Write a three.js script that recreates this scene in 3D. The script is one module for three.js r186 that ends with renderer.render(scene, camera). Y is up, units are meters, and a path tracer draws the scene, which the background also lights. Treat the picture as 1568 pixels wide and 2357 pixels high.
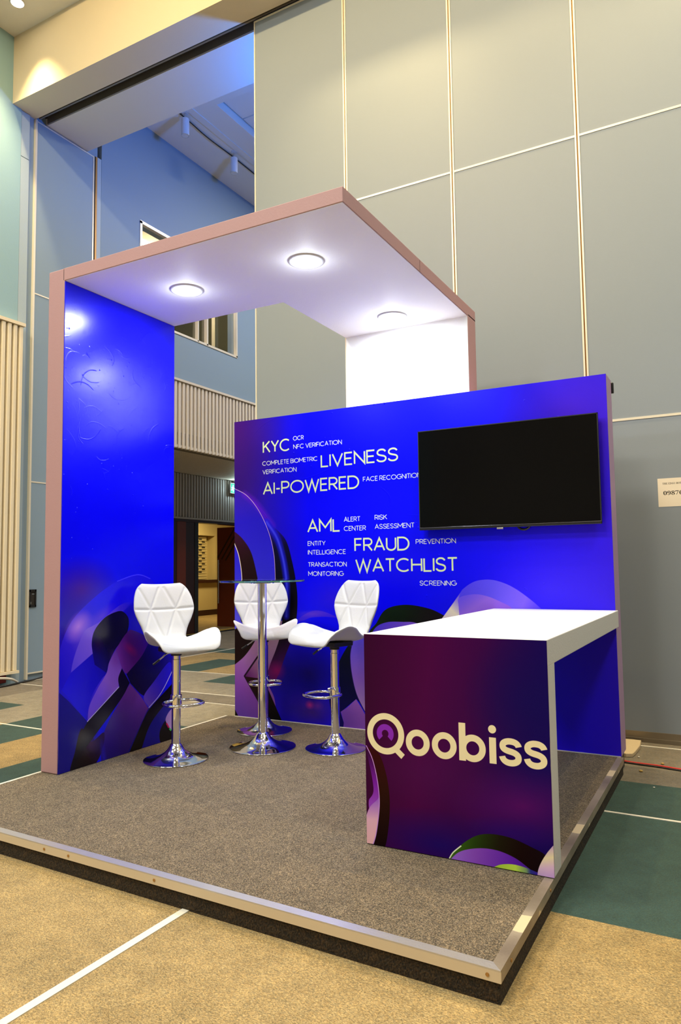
import * as THREE from 'three';
import { RoundedBoxGeometry } from 'three/addons/geometries/RoundedBoxGeometry.js';
import { mergeGeometries } from 'three/addons/utils/BufferGeometryUtils.js';
import { RectAreaLightUniformsLib } from 'three/addons/lights/RectAreaLightUniformsLib.js';

// ───────────────────────── camera, exposure, lights ─────────────────────────
const scene = new THREE.Scene();
scene.background = new THREE.Color(0x000000);
const camera = new THREE.PerspectiveCamera(70.25, 1568 / 2357, 0.05, 80);
camera.position.set(3.6931, 1.3217, 4.9408);
camera.rotation.order = 'YXZ';
camera.rotation.set(0.0748, 0.4967, -0.0133);
const renderer = new THREE.WebGLRenderer({ antialias: true });
renderer.toneMapping = THREE.LinearToneMapping;
renderer.toneMappingExposure = 1.0;
renderer.shadowMap.enabled = true;
RectAreaLightUniformsLib.init();

const WARM = new THREE.Color().setRGB(1.0, 0.91, 0.76);
const SPOTC = new THREE.Color().setRGB(1.0, 0.74, 0.35);
const COOL = new THREE.Color().setRGB(0.86, 0.92, 1.0);
const HALL_PANEL = 30, SPOT_POWER = 20, WASHER = 84, CANOPY_LED = 240, BLUE_LED = 750, FOYER_PANEL = 52;

// main dimensions (metres), measured on the stand
const HP = 0.104, HB = 2.556, W = 3.0, WT = 0.215;           // platform top, display wall height, width, thickness
const ZT0 = 1.849, ZT1 = 0.836, XTO = -0.0756, XTI = 0.0753; // side tower
const HC = 3.133, HCT = 3.2156, XR = 2.0536, XLI = 1.0435, ZL = -0.07;
const XC0 = 2.205, XC1 = 3.016, ZC = 1.992, HCN = 1.020, TSL = 0.105;
const ROOM_TURN = -0.0148, XWALL = -3.85, YSOF = 7.04, YCEIL = 7.9;

// ───────────────────────── helpers ─────────────────────────
let seed = 7;
const rnd = () => { seed = (seed * 1664525 + 1013904223) >>> 0; return seed / 4294967296; };
const used = {};
function numbered(n) { used[n] = (used[n] ?? -1) + 1; return used[n] ? n + '_' + String(used[n]).padStart(3, '0') : n; }
function metricUV(g) {
  const p = g.attributes.position, n = g.attributes.normal, uv = new Float32Array(p.count * 2);
  for (let i = 0; i < p.count; i++) {
    const ax = Math.abs(n.getX(i)), ay = Math.abs(n.getY(i)), az = Math.abs(n.getZ(i));
    if (ay >= ax && ay >= az) { uv[2 * i] = p.getX(i); uv[2 * i + 1] = -p.getZ(i); }
    else if (ax >= az) { uv[2 * i] = p.getZ(i); uv[2 * i + 1] = p.getY(i); }
    else { uv[2 * i] = p.getX(i); uv[2 * i + 1] = p.getY(i); }
  }
  g.setAttribute('uv', new THREE.BufferAttribute(uv, 2));
  return g;
}
// box between two corners
function bx(x0, x1, y0, y1, z0, z1, r = 0) {
  const w = x1 - x0, h = y1 - y0, d = z1 - z0;
  let g = r ? new RoundedBoxGeometry(w, h, d, 2, Math.min(r, w / 2.01, h / 2.01, d / 2.01)) : new THREE.BoxGeometry(w, h, d);
  g.translate((x0 + x1) / 2, (y0 + y1) / 2, (z0 + z1) / 2);
  if (g.index) g = g.toNonIndexed();
  return metricUV(g);
}
const cyl = (r, h, x, y, z, seg = 32, r2 = r) => new THREE.CylinderGeometry(r2, r, h, seg).translate(x, y, z).toNonIndexed();
const tube = (pts, r, seg = 60, closed = false, rad = 10) => new THREE.TubeGeometry(new THREE.CatmullRomCurve3(pts.map((p) => new THREE.Vector3(...p)), closed, 'centripetal'), seg, r, rad, closed).toNonIndexed();
const lathe = (pts, seg = 64) => new THREE.LatheGeometry(pts.map((p) => new THREE.Vector2(...p)), seg).toNonIndexed();
const merge = (l) => mergeGeometries(l.map((g) => { const c = g.index ? g.toNonIndexed() : g; for (const k of Object.keys(c.attributes)) if (!['position', 'normal', 'uv'].includes(k)) c.deleteAttribute(k); return c; }));
function mesh(name, geos, m, parent = scene) {
  const g = Array.isArray(geos) ? merge(geos) : geos;
  const o = new THREE.Mesh(g, m);
  o.name = parent === scene ? numbered(name) : name;
  o.castShadow = o.receiveShadow = true;
  parent.add(o);
  return o;
}
function thing(name, label, category, pos = [0, 0, 0], turn = 0, group) {
  const o = new THREE.Group(); o.name = numbered(name); o.position.set(...pos); o.rotation.y = turn;
  o.userData = { label, category }; if (group) o.userData.group = group;
  scene.add(o); return o;
}
function tag(o, label, category, group) { o.userData = { label, category }; if (group) o.userData.group = group; return o; }
function structure(name, label, turn = 0) {
  const o = new THREE.Group(); o.name = name; o.userData = { kind: 'structure', label, category: 'structure' }; o.rotation.y = turn;
  scene.add(o); return o;
}
function areaLight(color, intensity, w, h, pos, target) {
  const l = new THREE.RectAreaLight(color, intensity, w, h);
  l.position.set(...pos); l.lookAt(...target); return l;
}

// ───────────────────────── textures & materials ─────────────────────────
function noiseGrid(n, s) { const r = []; let q = s >>> 0; for (let i = 0; i < n * n; i++) { q = (q * 1664525 + 1013904223) >>> 0; r.push(q / 4294967296); } return r; }
function sampler(n, s) {
  const g = noiseGrid(n, s);
  return (u, v) => {
    u = (u % 1 + 1) % 1 * n; v = (v % 1 + 1) % 1 * n;
    const i = Math.floor(u), j = Math.floor(v); let a = u - i, b = v - j; a = a * a * (3 - 2 * a); b = b * b * (3 - 2 * b);
    const i1 = (i + 1) % n, j1 = (j + 1) % n, i0 = i % n, j0 = j % n;
    return (g[j0 * n + i0] * (1 - a) + g[j0 * n + i1] * a) * (1 - b) + (g[j1 * n + i0] * (1 - a) + g[j1 * n + i1] * a) * b;
  };
}
function dataTex(n, fn, size, srgb = true, m = n) {
  const d = new Uint8Array(n * m * 4);
  for (let j = 0; j < m; j++) for (let i = 0; i < n; i++) {
    const c = fn(i / n, j / m, i, j), k = (j * n + i) * 4;
    d[k] = Math.max(0, Math.min(255, c[0])); d[k + 1] = Math.max(0, Math.min(255, c[1])); d[k + 2] = Math.max(0, Math.min(255, c[2])); d[k + 3] = 255;
  }
  const t = new THREE.DataTexture(d, n, m); t.magFilter = THREE.LinearFilter; t.minFilter = THREE.LinearMipmapLinearFilter; t.generateMipmaps = true;
  t.wrapS = t.wrapT = THREE.RepeatWrapping; if (srgb) t.colorSpace = THREE.SRGBColorSpace;
  if (size) t.repeat.set(1 / size, 1 / size); t.needsUpdate = true; return t;
}
// heathered carpet: short fibres in several tones
function carpet(base, spread, size, sA, stretch = 1, n = 1024, bump = 0.003) {
  const a = sampler(n / 2, sA), b = sampler(n / 4, sA + 11), c = sampler(24, sA + 23), e = sampler(7, sA + 31);
  const val = (u, v) => 0.5 * a(u, v * stretch) + 0.5 * b(u + 0.31, v * stretch);
  const map = dataTex(n, (u, v) => {
    const k = (val(u, v) - 0.5) * 2, q = (c(u, v) - 0.5) * 0.10 + (e(u, v) - 0.5) * 0.07, w = b(u * 1 + 0.5, v + 0.2) - 0.5;
    return [base[0] * (1 + spread * k + q) + w * 8, base[1] * (1 + spread * k + q), base[2] * (1 + spread * k + q) - w * 8];
  }, size);
  const bm = dataTex(n / 2, (u, v) => { const k = val(u, v) * 255; return [k, k, k]; }, size, false);
  return new THREE.MeshStandardMaterial({ map, bumpMap: bm, bumpScale: bump, roughness: 0.97 });
}
const std = (o) => new THREE.MeshStandardMaterial(o);
const lin = (r, g, b) => new THREE.Color().setRGB(r, g, b);
// painted plaster with faint roller grain
function paint(c, rough = 0.75, grain = 0.0006) {
  return std({ color: c, roughness: rough, bumpMap: PAINT_BUMP, bumpScale: grain });
}
const pa = sampler(256, 5), pb = sampler(64, 9);
const PAINT_BUMP = dataTex(512, (u, v) => { const k = (pa(u, v) * 0.6 + pb(u, v) * 0.4) * 255; return [k, k, k]; }, 0.5, false);

const M = {
  boothCarpet: carpet([102, 90, 73], 0.75, 0.9, 3, 1, 1024, 0.004),
  skirt: carpet([46, 36, 22], 0.9, 0.6, 41, 1, 512, 0.004),
  tan: carpet([154, 131, 87], 0.40, 1.3, 71, 2.2, 1024, 0.004),
  teal: carpet([54, 76, 70], 0.22, 1.1, 91, 2, 1024, 0.003),
  grey: carpet([138, 130, 112], 0.16, 1.1, 111, 2, 512, 0.003),
  greyDark: carpet([116, 108, 94], 0.18, 1.1, 131, 2, 512, 0.003),
  strip: paint(lin(0.74, 0.70, 0.60), 0.6),
  slab: paint(lin(0.25, 0.23, 0.2), 0.9),
  partition: paint(lin(0.255, 0.295, 0.335), 0.55, 0.00015),
  bluePaint: paint(lin(0.24, 0.335, 0.43), 0.6, 0.0002),
  tealPaint: paint(lin(0.27, 0.44, 0.50), 0.6),
  paleStrip: paint(lin(0.38, 0.48, 0.53), 0.5),
  creamPaint: paint(lin(0.74, 0.64, 0.47), 0.8),
  whiteCeil: paint(lin(0.74, 0.72, 0.68), 0.85),
  beige: paint(lin(0.55, 0.48, 0.38), 0.85),
  hallDark: paint(lin(0.30, 0.25, 0.20), 0.85),
  trim: std({ color: lin(0.80, 0.74, 0.60), roughness: 0.35, metalness: 0.15 }),
  gap: std({ color: lin(0.02, 0.016, 0.012), roughness: 0.8 }),
  goldEdge: std({ color: lin(0.42, 0.22, 0.06), roughness: 0.45, metalness: 0.4 }),
  track: std({ color: lin(0.30, 0.26, 0.20), roughness: 0.35, metalness: 0.7 }),
  slatCream: paint(lin(0.84, 0.74, 0.53), 0.6),
  slatGrey: paint(lin(0.72, 0.65, 0.54), 0.6),
  slatDark: paint(lin(0.46, 0.44, 0.43), 0.6),
  slatBack: paint(lin(0.20, 0.17, 0.13), 0.9),
  wood: std({ color: lin(0.19, 0.03, 0.012), roughness: 0.35 }),
  woodDark: std({ color: lin(0.035, 0.007, 0.005), roughness: 0.3 }),
  pink: paint(lin(0.46, 0.265, 0.275), 0.55, 0.0004),
  lilac: paint(lin(0.42, 0.27, 0.47), 0.5, 0.0008),
  white: paint(lin(0.68, 0.68, 0.69), 0.45, 0.0006),
  canopyWhite: paint(lin(0.93, 0.93, 0.92), 0.6, 0.0006),
  creamEdge: paint(lin(0.78, 0.66, 0.47), 0.5),
  chrome: std({ color: lin(0.88, 0.88, 0.88), metalness: 1, roughness: 0.06 }),
  steel: std({ color: lin(0.7, 0.7, 0.7), metalness: 1, roughness: 0.28 }),
  black: std({ color: lin(0.012, 0.012, 0.013), roughness: 0.4 }),
  blackGloss: new THREE.MeshPhysicalMaterial({ color: lin(0.003, 0.003, 0.003), roughness: 0.09, specularIntensity: 0.3 }),
  leather: std({ color: lin(0.63, 0.635, 0.635), roughness: 0.5, bumpMap: PAINT_BUMP, bumpScale: 0.0005 }),
  rubber: std({ color: lin(0.02, 0.02, 0.02), roughness: 0.7 }),
  glassTop: new THREE.MeshPhysicalMaterial({ color: 0xffffff, roughness: 0.02, transmission: 1, thickness: 0.01, ior: 1.5, attenuationColor: lin(0.62, 0.90, 0.78), attenuationDistance: 0.2 }),
  pane: new THREE.MeshPhysicalMaterial({ color: 0xffffff, roughness: 0.02, transmission: 1, thickness: 0, ior: 1.5 }),
  olive: paint(lin(0.085, 0.085, 0.055), 0.8),
  corridorWall: paint(lin(0.62, 0.50, 0.24), 0.8),
  lampGlow: std({ color: 0xffffff, emissive: lin(1, 0.95, 0.85), emissiveIntensity: 6 }),
  coolGlow: std({ color: 0xffffff, emissive: lin(0.93, 0.97, 1), emissiveIntensity: 6 }),
  panelGlow: std({ color: 0xffffff, emissive: lin(1, 0.86, 0.62), emissiveIntensity: 3 }),
  cardboard: paint(lin(0.62, 0.49, 0.30), 0.9, 0.002),
  redCable: std({ color: lin(0.55, 0.01, 0.01), roughness: 0.45 }),
  crumb: std({ color: lin(0.5, 0.33, 0.1), roughness: 0.9 }),
};

// ───────────────────────── printed artwork ─────────────────────────
function canvasPrint(w, h, pxW, draw) {
  const c = document.createElement('canvas'); c.width = pxW; c.height = Math.round(pxW * h / w);
  const g = c.getContext('2d'); draw(g, c);
  const t = new THREE.CanvasTexture(c); t.colorSpace = THREE.SRGBColorSpace; t.anisotropy = 8; return t;
}
// smooth closed/open curve through points, in the panel's metres
function curve(g, pts, closed) {
  g.beginPath();
  const n = pts.length;
  if (closed) {
    const m = (a, b) => [(a[0] + b[0]) / 2, (a[1] + b[1]) / 2];
    let s = m(pts[n - 1], pts[0]); g.moveTo(...s);
    for (let i = 0; i < n; i++) { const e = m(pts[i], pts[(i + 1) % n]); g.quadraticCurveTo(pts[i][0], pts[i][1], e[0], e[1]); }
    g.closePath();
  } else {
    g.moveTo(...pts[0]);
    for (let i = 0; i < n - 1; i++) {
      const p0 = pts[Math.max(0, i - 1)], p1 = pts[i], p2 = pts[i + 1], p3 = pts[Math.min(n - 1, i + 2)];
      g.bezierCurveTo(p1[0] + (p2[0] - p0[0]) / 6, p1[1] + (p2[1] - p0[1]) / 6, p2[0] - (p3[0] - p1[0]) / 6, p2[1] - (p3[1] - p1[1]) / 6, p2[0], p2[1]);
    }
  }
}
// closed curve that passes through its points, with the given indices kept as sharp corners
function through(g, pts, corners = []) {
  const n = pts.length, sharp = new Set(corners);
  g.beginPath(); g.moveTo(...pts[0]);
  for (let i = 0; i < n; i++) {
    const p0 = pts[(i + n - 1) % n], p1 = pts[i], p2 = pts[(i + 1) % n], p3 = pts[(i + 2) % n], j = (i + 1) % n;
    const a = sharp.has(i) ? [p1[0] + (p2[0] - p1[0]) / 3, p1[1] + (p2[1] - p1[1]) / 3] : [p1[0] + (p2[0] - p0[0]) / 6, p1[1] + (p2[1] - p0[1]) / 6];
    const b = sharp.has(j) ? [p2[0] - (p2[0] - p1[0]) / 3, p2[1] - (p2[1] - p1[1]) / 3] : [p2[0] - (p3[0] - p1[0]) / 6, p2[1] - (p3[1] - p1[1]) / 6];
    g.bezierCurveTo(a[0], a[1], b[0], b[1], p2[0], p2[1]);
  }
  g.closePath();
}
function lg(g, x0, y0, x1, y1, stops) { const r = g.createLinearGradient(x0, y0, x1, y1); stops.forEach(([o, c]) => r.addColorStop(o, c)); return r; }
function rg(g, x, y, r, stops) { const q = g.createRadialGradient(x, y, 0, x, y, r); stops.forEach(([o, c]) => q.addColorStop(o, c)); return q; }
function blob(g, x, y, rx, ry, c, rot = 0) { g.save(); g.translate(x, y); g.rotate(rot); g.scale(1, ry / rx); g.fillStyle = rg(g, 0, 0, rx, [[0, c], [1, c.replace(/[\d.]+\)$/, '0)')]]); g.fillRect(-rx, -rx, 2 * rx, 2 * rx); g.restore(); }
function shape(g, pts, fill, corners) { through(g, pts, corners); g.fillStyle = fill; g.fill(); }
function line(g, pts, c, w) { curve(g, pts); g.strokeStyle = c; g.lineWidth = w; g.stroke(); }

// thin geometric capitals, unit cap height
const S = 'M.56 .82C.5 .95 .41 1 .3 1C.12 1 .03 .88 .03 .75C.03 .58 .18 .54 .3 .5C.45 .46 .58 .41 .58 .25C.58 .1 .46 0 .3 0C.15 0 .05 .07 0 .2';
const GL = {
  A: [.74, 'M0 0L.37 1L.74 0M.13 .33L.61 .33'], B: [.6, 'M0 0L0 1L.3 1', ['a', .3, .77, .24, .23, 90, -90], 'M.3 .54L0 .54M.32 .54', ['a', .32, .27, .28, .27, 90, -90], 'M.32 0L0 0'],
  C: [.86, ['a', .48, .5, .48, .5, 48, 312]], D: [.76, 'M.3 0L0 0L0 1L.3 1', ['a', .3, .5, .46, .5, 90, -90]],
  E: [.5, 'M.5 1L0 1L0 0L.5 0M0 .52L.45 .52'], F: [.5, 'M.5 1L0 1L0 0M0 .5L.44 .5'], G: [.92, ['a', .48, .5, .48, .5, 48, 360], 'M.96 .5L.55 .5'],
  H: [.66, 'M0 0L0 1M.66 0L.66 1M0 .52L.66 .52'], I: [.001, 'M0 0L0 1'], K: [.6, 'M0 0L0 1M.58 1L0 .42M.2 .62L.62 0'], L: [.46, 'M0 1L0 0L.48 0'],
  M: [.86, 'M0 0L0 1L.43 .34L.86 1L.86 0'], N: [.68, 'M0 0L0 1L.68 0L.68 1'], O: [1, ['a', .5, .5, .5, .5, 0, 360]],
  P: [.58, 'M0 0L0 1L.3 1', ['a', .3, .73, .28, .27, 90, -90], 'M.3 .46L0 .46'], R: [.6, 'M0 0L0 1L.3 1', ['a', .3, .73, .28, .27, 90, -90], 'M.3 .46L0 .46M.28 .46L.6 0'],
  S: [.58, S], T: [.6, 'M0 1L.6 1M.3 1L.3 0'], U: [.64, 'M0 1L0 .32', ['a', .32, .32, .32, .32, 180, 360], 'M.64 .32L.64 1'], V: [.7, 'M0 1L.35 0L.7 1'],
  W: [1.06, 'M0 1L.265 0L.53 .95L.795 0L1.06 1'], Y: [.66, 'M0 1L.33 .46L.66 1M.33 .46L.33 0'], '-': [.3, 'M0 .42L.3 .42'], ' ': [.12, ''],
};
function strokePath(g, d) {
  const t = d.match(/[MLC]|-?[\d.]+/g) || []; let i = 0, c = '';
  while (i < t.length) {
    if (/[MLC]/.test(t[i])) c = t[i++];
    const n = (k) => t.slice(i, (i += k)).map(Number);
    if (c === 'M') g.moveTo(...n(2)); else if (c === 'L') g.lineTo(...n(2)); else g.bezierCurveTo(...n(6));
  }
}
function lettering(g, text, x0, x1, y, cap, weight, color) {
  const gap = 0.17; let adv = 0;
  for (const ch of text) adv += GL[ch][0] + gap;
  adv -= gap;
  const st = cap * weight, sx = (x1 - x0 - st) / adv, sy = cap - st;
  g.strokeStyle = color; g.lineWidth = st; g.lineCap = 'butt'; g.lineJoin = 'miter';
  let u = 0;
  for (const ch of text) {
    const [w, ...parts] = GL[ch];
    g.beginPath();
    g.save(); g.translate(x0 + st / 2 + u * sx, y + st / 2); g.scale(sx, sy);
    for (const p of parts) {
      if (typeof p === 'string') strokePath(g, p);
      else { const [, cx, cy, rx, ry, a, b] = p; const A = a * Math.PI / 180, B = b * Math.PI / 180; if (ch !== 'B' && ch !== 'P' && ch !== 'R' && ch !== 'D' && ch !== 'U') g.moveTo(cx + rx * Math.cos(A), cy + ry * Math.sin(A)); g.ellipse(cx, cy, rx, ry, 0, A, B, B < A); }
    }
    g.restore(); g.stroke();
    u += w + gap;
  }
}

const WALL_H = HB - HP;
const wallPrint = canvasPrint(W, WALL_H, 2048, (g, c) => {
  const k = c.width / W; g.setTransform(k, 0, 0, -k, 0, c.height + HP * k);
  const A = {
    field: [[-0.002, 1.99], [0.128, 1.922], [0.25, 1.787], [0.348, 1.601], [0.395, 1.419], [0.406, 1.232], [0.407, 1.152], [0.397, 1.018], [0.364, 0.885], [-0.023, 0.766]],
    arc1: [[-0.002, 1.99], [0.128, 1.922], [0.25, 1.787], [0.348, 1.601], [0.395, 1.419], [0.406, 1.232], [0.407, 1.152]],
    outer: [[-0.002, 1.99], [0.184, 1.882], [0.294, 1.784], [0.386, 1.663], [0.508, 1.542], [0.569, 1.363], [0.604, 1.196], [0.615, 1.065], [0.603, 0.908], [0.563, 0.759], [0.5, 0.626], [0.435, 0.474], [0.371, 0.374], [0.307, 0.414], [0.362, 0.576], [0.427, 0.728], [0.47, 0.887], [0.44, 1.019], [0.407, 1.152], [0.406, 1.232], [0.395, 1.419], [0.348, 1.601], [0.25, 1.787], [0.128, 1.922]],
    stripe: [[0.326, 1.692], [0.423, 1.562], [0.48, 1.4], [0.51, 1.24], [0.516, 1.108], [0.508, 0.932]],
    purpleTop: [[0.105, 1.933], [0.206, 1.862], [0.294, 1.766], [0.381, 1.663]],
    maroon: [[-0.021, 1.641], [0.081, 1.564], [0.171, 1.442], [0.23, 1.241], [0.235, 1.151], [0.218, 0.971], [0.067, 0.877], [0.077, 1.151], [0.074, 1.233], [0.036, 1.445], [-0.021, 1.567]],
    arc2: [[-0.01, 1.543], [0.036, 1.445], [0.063, 1.334], [0.074, 1.233], [0.077, 1.105]],
    lowDark: [[-0.023, 0.802], [0.101, 0.851], [0.233, 0.81], [0.222, 0.765], [0.156, 0.646], [0.066, 0.561], [-0.024, 0.502]],
    mauve: [[-0.024, 0.507], [0.1, 0.599], [0.2, 0.719], [0.244, 0.81], [0.47, 0.896], [0.448, 0.772], [0.405, 0.657], [0.351, 0.54], [0.318, 0.415], [0.391, 0.271], [0.411, 0.073], [-0.025, 0.061]],
    chevTop: [[0.287, 0.652], [0.227, 0.587], [0.099, 0.433], [0.285, 0.422]],
    chevLow: [[0.099, 0.433], [0.23, 0.25], [0.316, 0.117], [0.411, 0.064], [0.474, 0.079], [0.339, 0.328], [0.285, 0.422]],
    archHi: [[0.606, 0.899], [0.689, 0.953], [0.77, 0.98], [0.859, 0.973], [0.967, 0.933], [0.869, 0.935], [0.749, 0.928], [0.668, 0.901]],
    wedge: [[-0.025, 0.195], [0.037, 0.102], [-0.025, 0.097]],
    blade: [[1.259, 0.804], [1.309, 0.899], [1.39, 1.001], [1.547, 1.036], [1.729, 1.011], [1.853, 0.96], [1.987, 0.869], [1.925, 0.691], [1.54, 0.715]],
    bladeLav: [[1.241, 0.732], [1.292, 0.855], [1.388, 0.904], [1.514, 0.911], [1.636, 0.903], [1.769, 0.821], [1.721, 0.682], [1.384, 0.666]],
    cream: [[1.709, 0.809], [1.815, 0.929], [1.909, 1.047], [1.989, 1.154], [1.979, 1.116], [1.958, 1.09], [1.954, 1.03], [1.965, 0.954], [1.858, 0.848], [1.765, 0.776]],
    disc: [[1.964, 0.903], [1.954, 1.03], [1.958, 1.09], [1.984, 1.146], [2.066, 1.201], [2.154, 1.218], [2.24, 1.208], [2.34, 1.168], [2.438, 1.102], [2.537, 1.016], [2.609, 0.919], [2.59, 0.807], [2.036, 0.786]],
    discLow: [[1.964, 0.903], [1.954, 1.03], [1.96, 1.09], [2.063, 1.116], [2.159, 1.104], [2.269, 1.06], [2.336, 1.019], [2.399, 0.914], [2.379, 0.799], [2.036, 0.786]],
    navyBlade: [[1.114, 0.782], [1.025, 0.665], [0.947, 0.519], [0.901, 0.398], [0.894, 0.303], [0.92, 0.187], [0.949, 0.081], [1.038, 0.09], [0.991, 0.216], [1.127, 0.325], [1.232, 0.282], [1.241, 0.791]],
    leaf: [[1.267, 0.81], [1.113, 0.773], [1.088, 0.692], [1.081, 0.621], [1.093, 0.504], [1.128, 0.367], [1.179, 0.269], [1.22, 0.208], [1.308, 0.197], [1.319, 0.794]],
    lowLav: [[0.994, 0.221], [1.051, 0.259], [1.127, 0.325], [1.169, 0.268], [1.22, 0.198], [1.307, 0.151], [1.305, 0.083], [1.043, 0.081], [1.017, 0.148]],
  };
  g.fillStyle = lg(g, 0, 0, 3, 0, [[0, '#3a0a86'], [0.1, '#2406b4'], [0.24, '#0200f4'], [0.6, '#0000fc'], [0.78, '#1808f4'], [1, '#3418ea']]); g.fillRect(-1, -1, 6, 6);
  blob(g, 0.02, 2.45, 0.5, 0.7, 'rgba(66,4,108,0.8)'); blob(g, 0.0, 2.0, 0.35, 0.5, 'rgba(40,2,110,0.6)');
  blob(g, 0.72, 0.5, 0.5, 0.42, 'rgba(18,4,86,0.85)'); blob(g, 0.74, 0.2, 0.34, 0.2, 'rgba(62,16,112,0.8)'); blob(g, 0.72, 0.25, 0.05, 0.04, 'rgba(200,40,130,0.8)'); blob(g, 0.79, 0.25, 0.06, 0.04, 'rgba(120,40,150,0.6)');
  blob(g, 0.95, 1.08, 0.3, 0.22, 'rgba(64,30,210,0.55)'); blob(g, 1.5, 1.35, 0.4, 0.3, 'rgba(30,10,225,0.4)'); blob(g, 2.75, 2.3, 0.5, 0.5, 'rgba(88,34,190,0.55)');
  blob(g, 2.6, 1.15, 0.55, 0.3, 'rgba(64,44,240,0.6)');
  g.save(); g.filter = 'none'; shape(g, A.archHi, 'rgba(96,52,205,0.5)'); g.restore(); blob(g, 0.75, 0.955, 0.17, 0.035, 'rgba(104,58,205,0.7)', 0.05);
  shape(g, A.field, lg(g, 0, 2, 0.1, 0.8, [[0, '#3a14a8'], [0.25, '#2212c8'], [0.6, '#2f28dc'], [1, '#5852e8']]), [0, 9]);
  // outer ribbon
  shape(g, A.outer, lg(g, 0.1, 1.9, 0.45, 0.5, [[0, '#4a0cc4'], [0.16, '#2a05c0'], [0.34, '#06032c'], [0.6, '#020006'], [0.8, '#08000a'], [0.93, '#3a0448'], [1, '#5c0a68']]), [0, 12]);
  g.lineCap = 'round';
  for (let i = 0; i < 14; i++) line(g, A.purpleTop, `rgba(104,16,205,0.05)`, 0.02 + i * 0.005);
  for (let i = 0; i < 16; i++) line(g, A.stripe, `rgba(24,18,236,0.10)`, 0.012 + i * 0.0042);
  for (let i = 0; i < 8; i++) line(g, A.stripe, `rgba(92,110,255,0.09)`, 0.006 + i * 0.003);
  shape(g, A.maroon, lg(g, 0, 1.6, 0.2, 1.0, [[0, '#33042a'], [0.4, '#20030a'], [1, '#180106']]), [0, 10]);
  line(g, A.arc2, '#e8d8c8', 0.007); line(g, A.arc1, '#c8a4d8', 0.005);
  shape(g, A.lowDark, '#140107', [0, 6]);
  shape(g, A.mauve, lg(g, 0.0, 0.1, 0.42, 0.8, [[0, '#503296'], [0.3, '#7a3ea6'], [0.6, '#9a66ae'], [1, '#c69ab4']]), [0, 3, 4, 10, 11]);
  shape(g, A.chevTop, lg(g, 0.1, 0.43, 0.3, 0.62, [[0, '#521066'], [0.5, '#8e5a90'], [1, '#b88aa6']]), [0, 1, 2, 3]);
  shape(g, A.chevLow, lg(g, 0.1, 0.43, 0.4, 0.1, [[0, '#240110'], [0.5, '#150108'], [1, '#030108']]), [0, 1, 2, 3, 4, 5, 6]);
  g.lineCap = 'butt'; line(g, [[0.287, 0.66], [0.227, 0.595], [0.095, 0.433]], '#1a0320', 0.014); line(g, [[0.095, 0.438], [0.23, 0.25], [0.316, 0.117]], '#1c0320', 0.014);
  blob(g, 0.414, 0.499, 0.10, 0.09, 'rgba(170,10,110,0.8)'); shape(g, A.wedge, '#080106', [0, 1, 2]);
  // right hand ribbons
  shape(g, A.navyBlade, lg(g, 1.1, 0.78, 0.95, 0.1, [[0, '#10280e'], [0.2, '#040a1c'], [0.6, '#03033a'], [1, '#0c0460']]), [0, 6, 7, 8, 9]);
  shape(g, A.lowLav, lg(g, 1, 0.1, 1.25, 0.28, [[0, '#6a3cb0'], [1, '#9a5ab8']]), [0, 2]);
  shape(g, A.leaf, lg(g, 1.1, 0.75, 1.2, 0.2, [[0, '#5e4ad4'], [0.5, '#8a5cc6'], [1, '#b690c4']]), [0, 8, 9]);
  line(g, A.leaf.slice(1, 8), '#1a0a58', 0.006);
  shape(g, A.blade, lg(g, 1.3, 1.03, 1.95, 0.8, [[0, '#142808'], [0.35, '#0e1c08'], [0.7, '#0c0510'], [1, '#1c0226']]), [5, 6]);
  shape(g, A.bladeLav, lg(g, 1.3, 0.9, 1.7, 0.7, [[0, '#5238d4'], [1, '#9a66d8']]));
  shape(g, A.cream, lg(g, 1.75, 0.86, 1.98, 1.12, [[0, '#b49adc'], [0.35, '#d8c8d8'], [0.6, '#e6dcc8'], [0.85, '#8a78e4'], [1, '#5a46ee']]), [3]);
  shape(g, A.disc, lg(g, 1.95, 1.2, 2.5, 0.95, [[0, '#4a3cf0'], [0.4, '#5a4cf2'], [0.8, '#7a5cf0'], [1, '#4a34f0']]), [0, 10, 11, 12]);
  shape(g, A.discLow, lg(g, 2.06, 1.13, 2.2, 0.9, [[0, '#6a50ee'], [0.35, '#9064e6'], [1, '#8a54dc']]), [0, 7, 8, 9]);
  const big = '#dff0b0', small = '#ebf2da';
  [['KYC', 0.290, 0.559, 2.263, 0.103], ['LIVENESS', 0.842, 1.510, 2.103, 0.104], ['AI-POWERED', 0.289, 1.181, 1.916, 0.105], ['AML', 0.713, 1.009, 1.591, 0.105], ['FRAUD', 1.131, 1.588, 1.433, 0.104], ['WATCHLIST', 1.137, 1.957, 1.275, 0.104]]
    .forEach((t) => lettering(g, ...t, 0.125, big));
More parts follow.
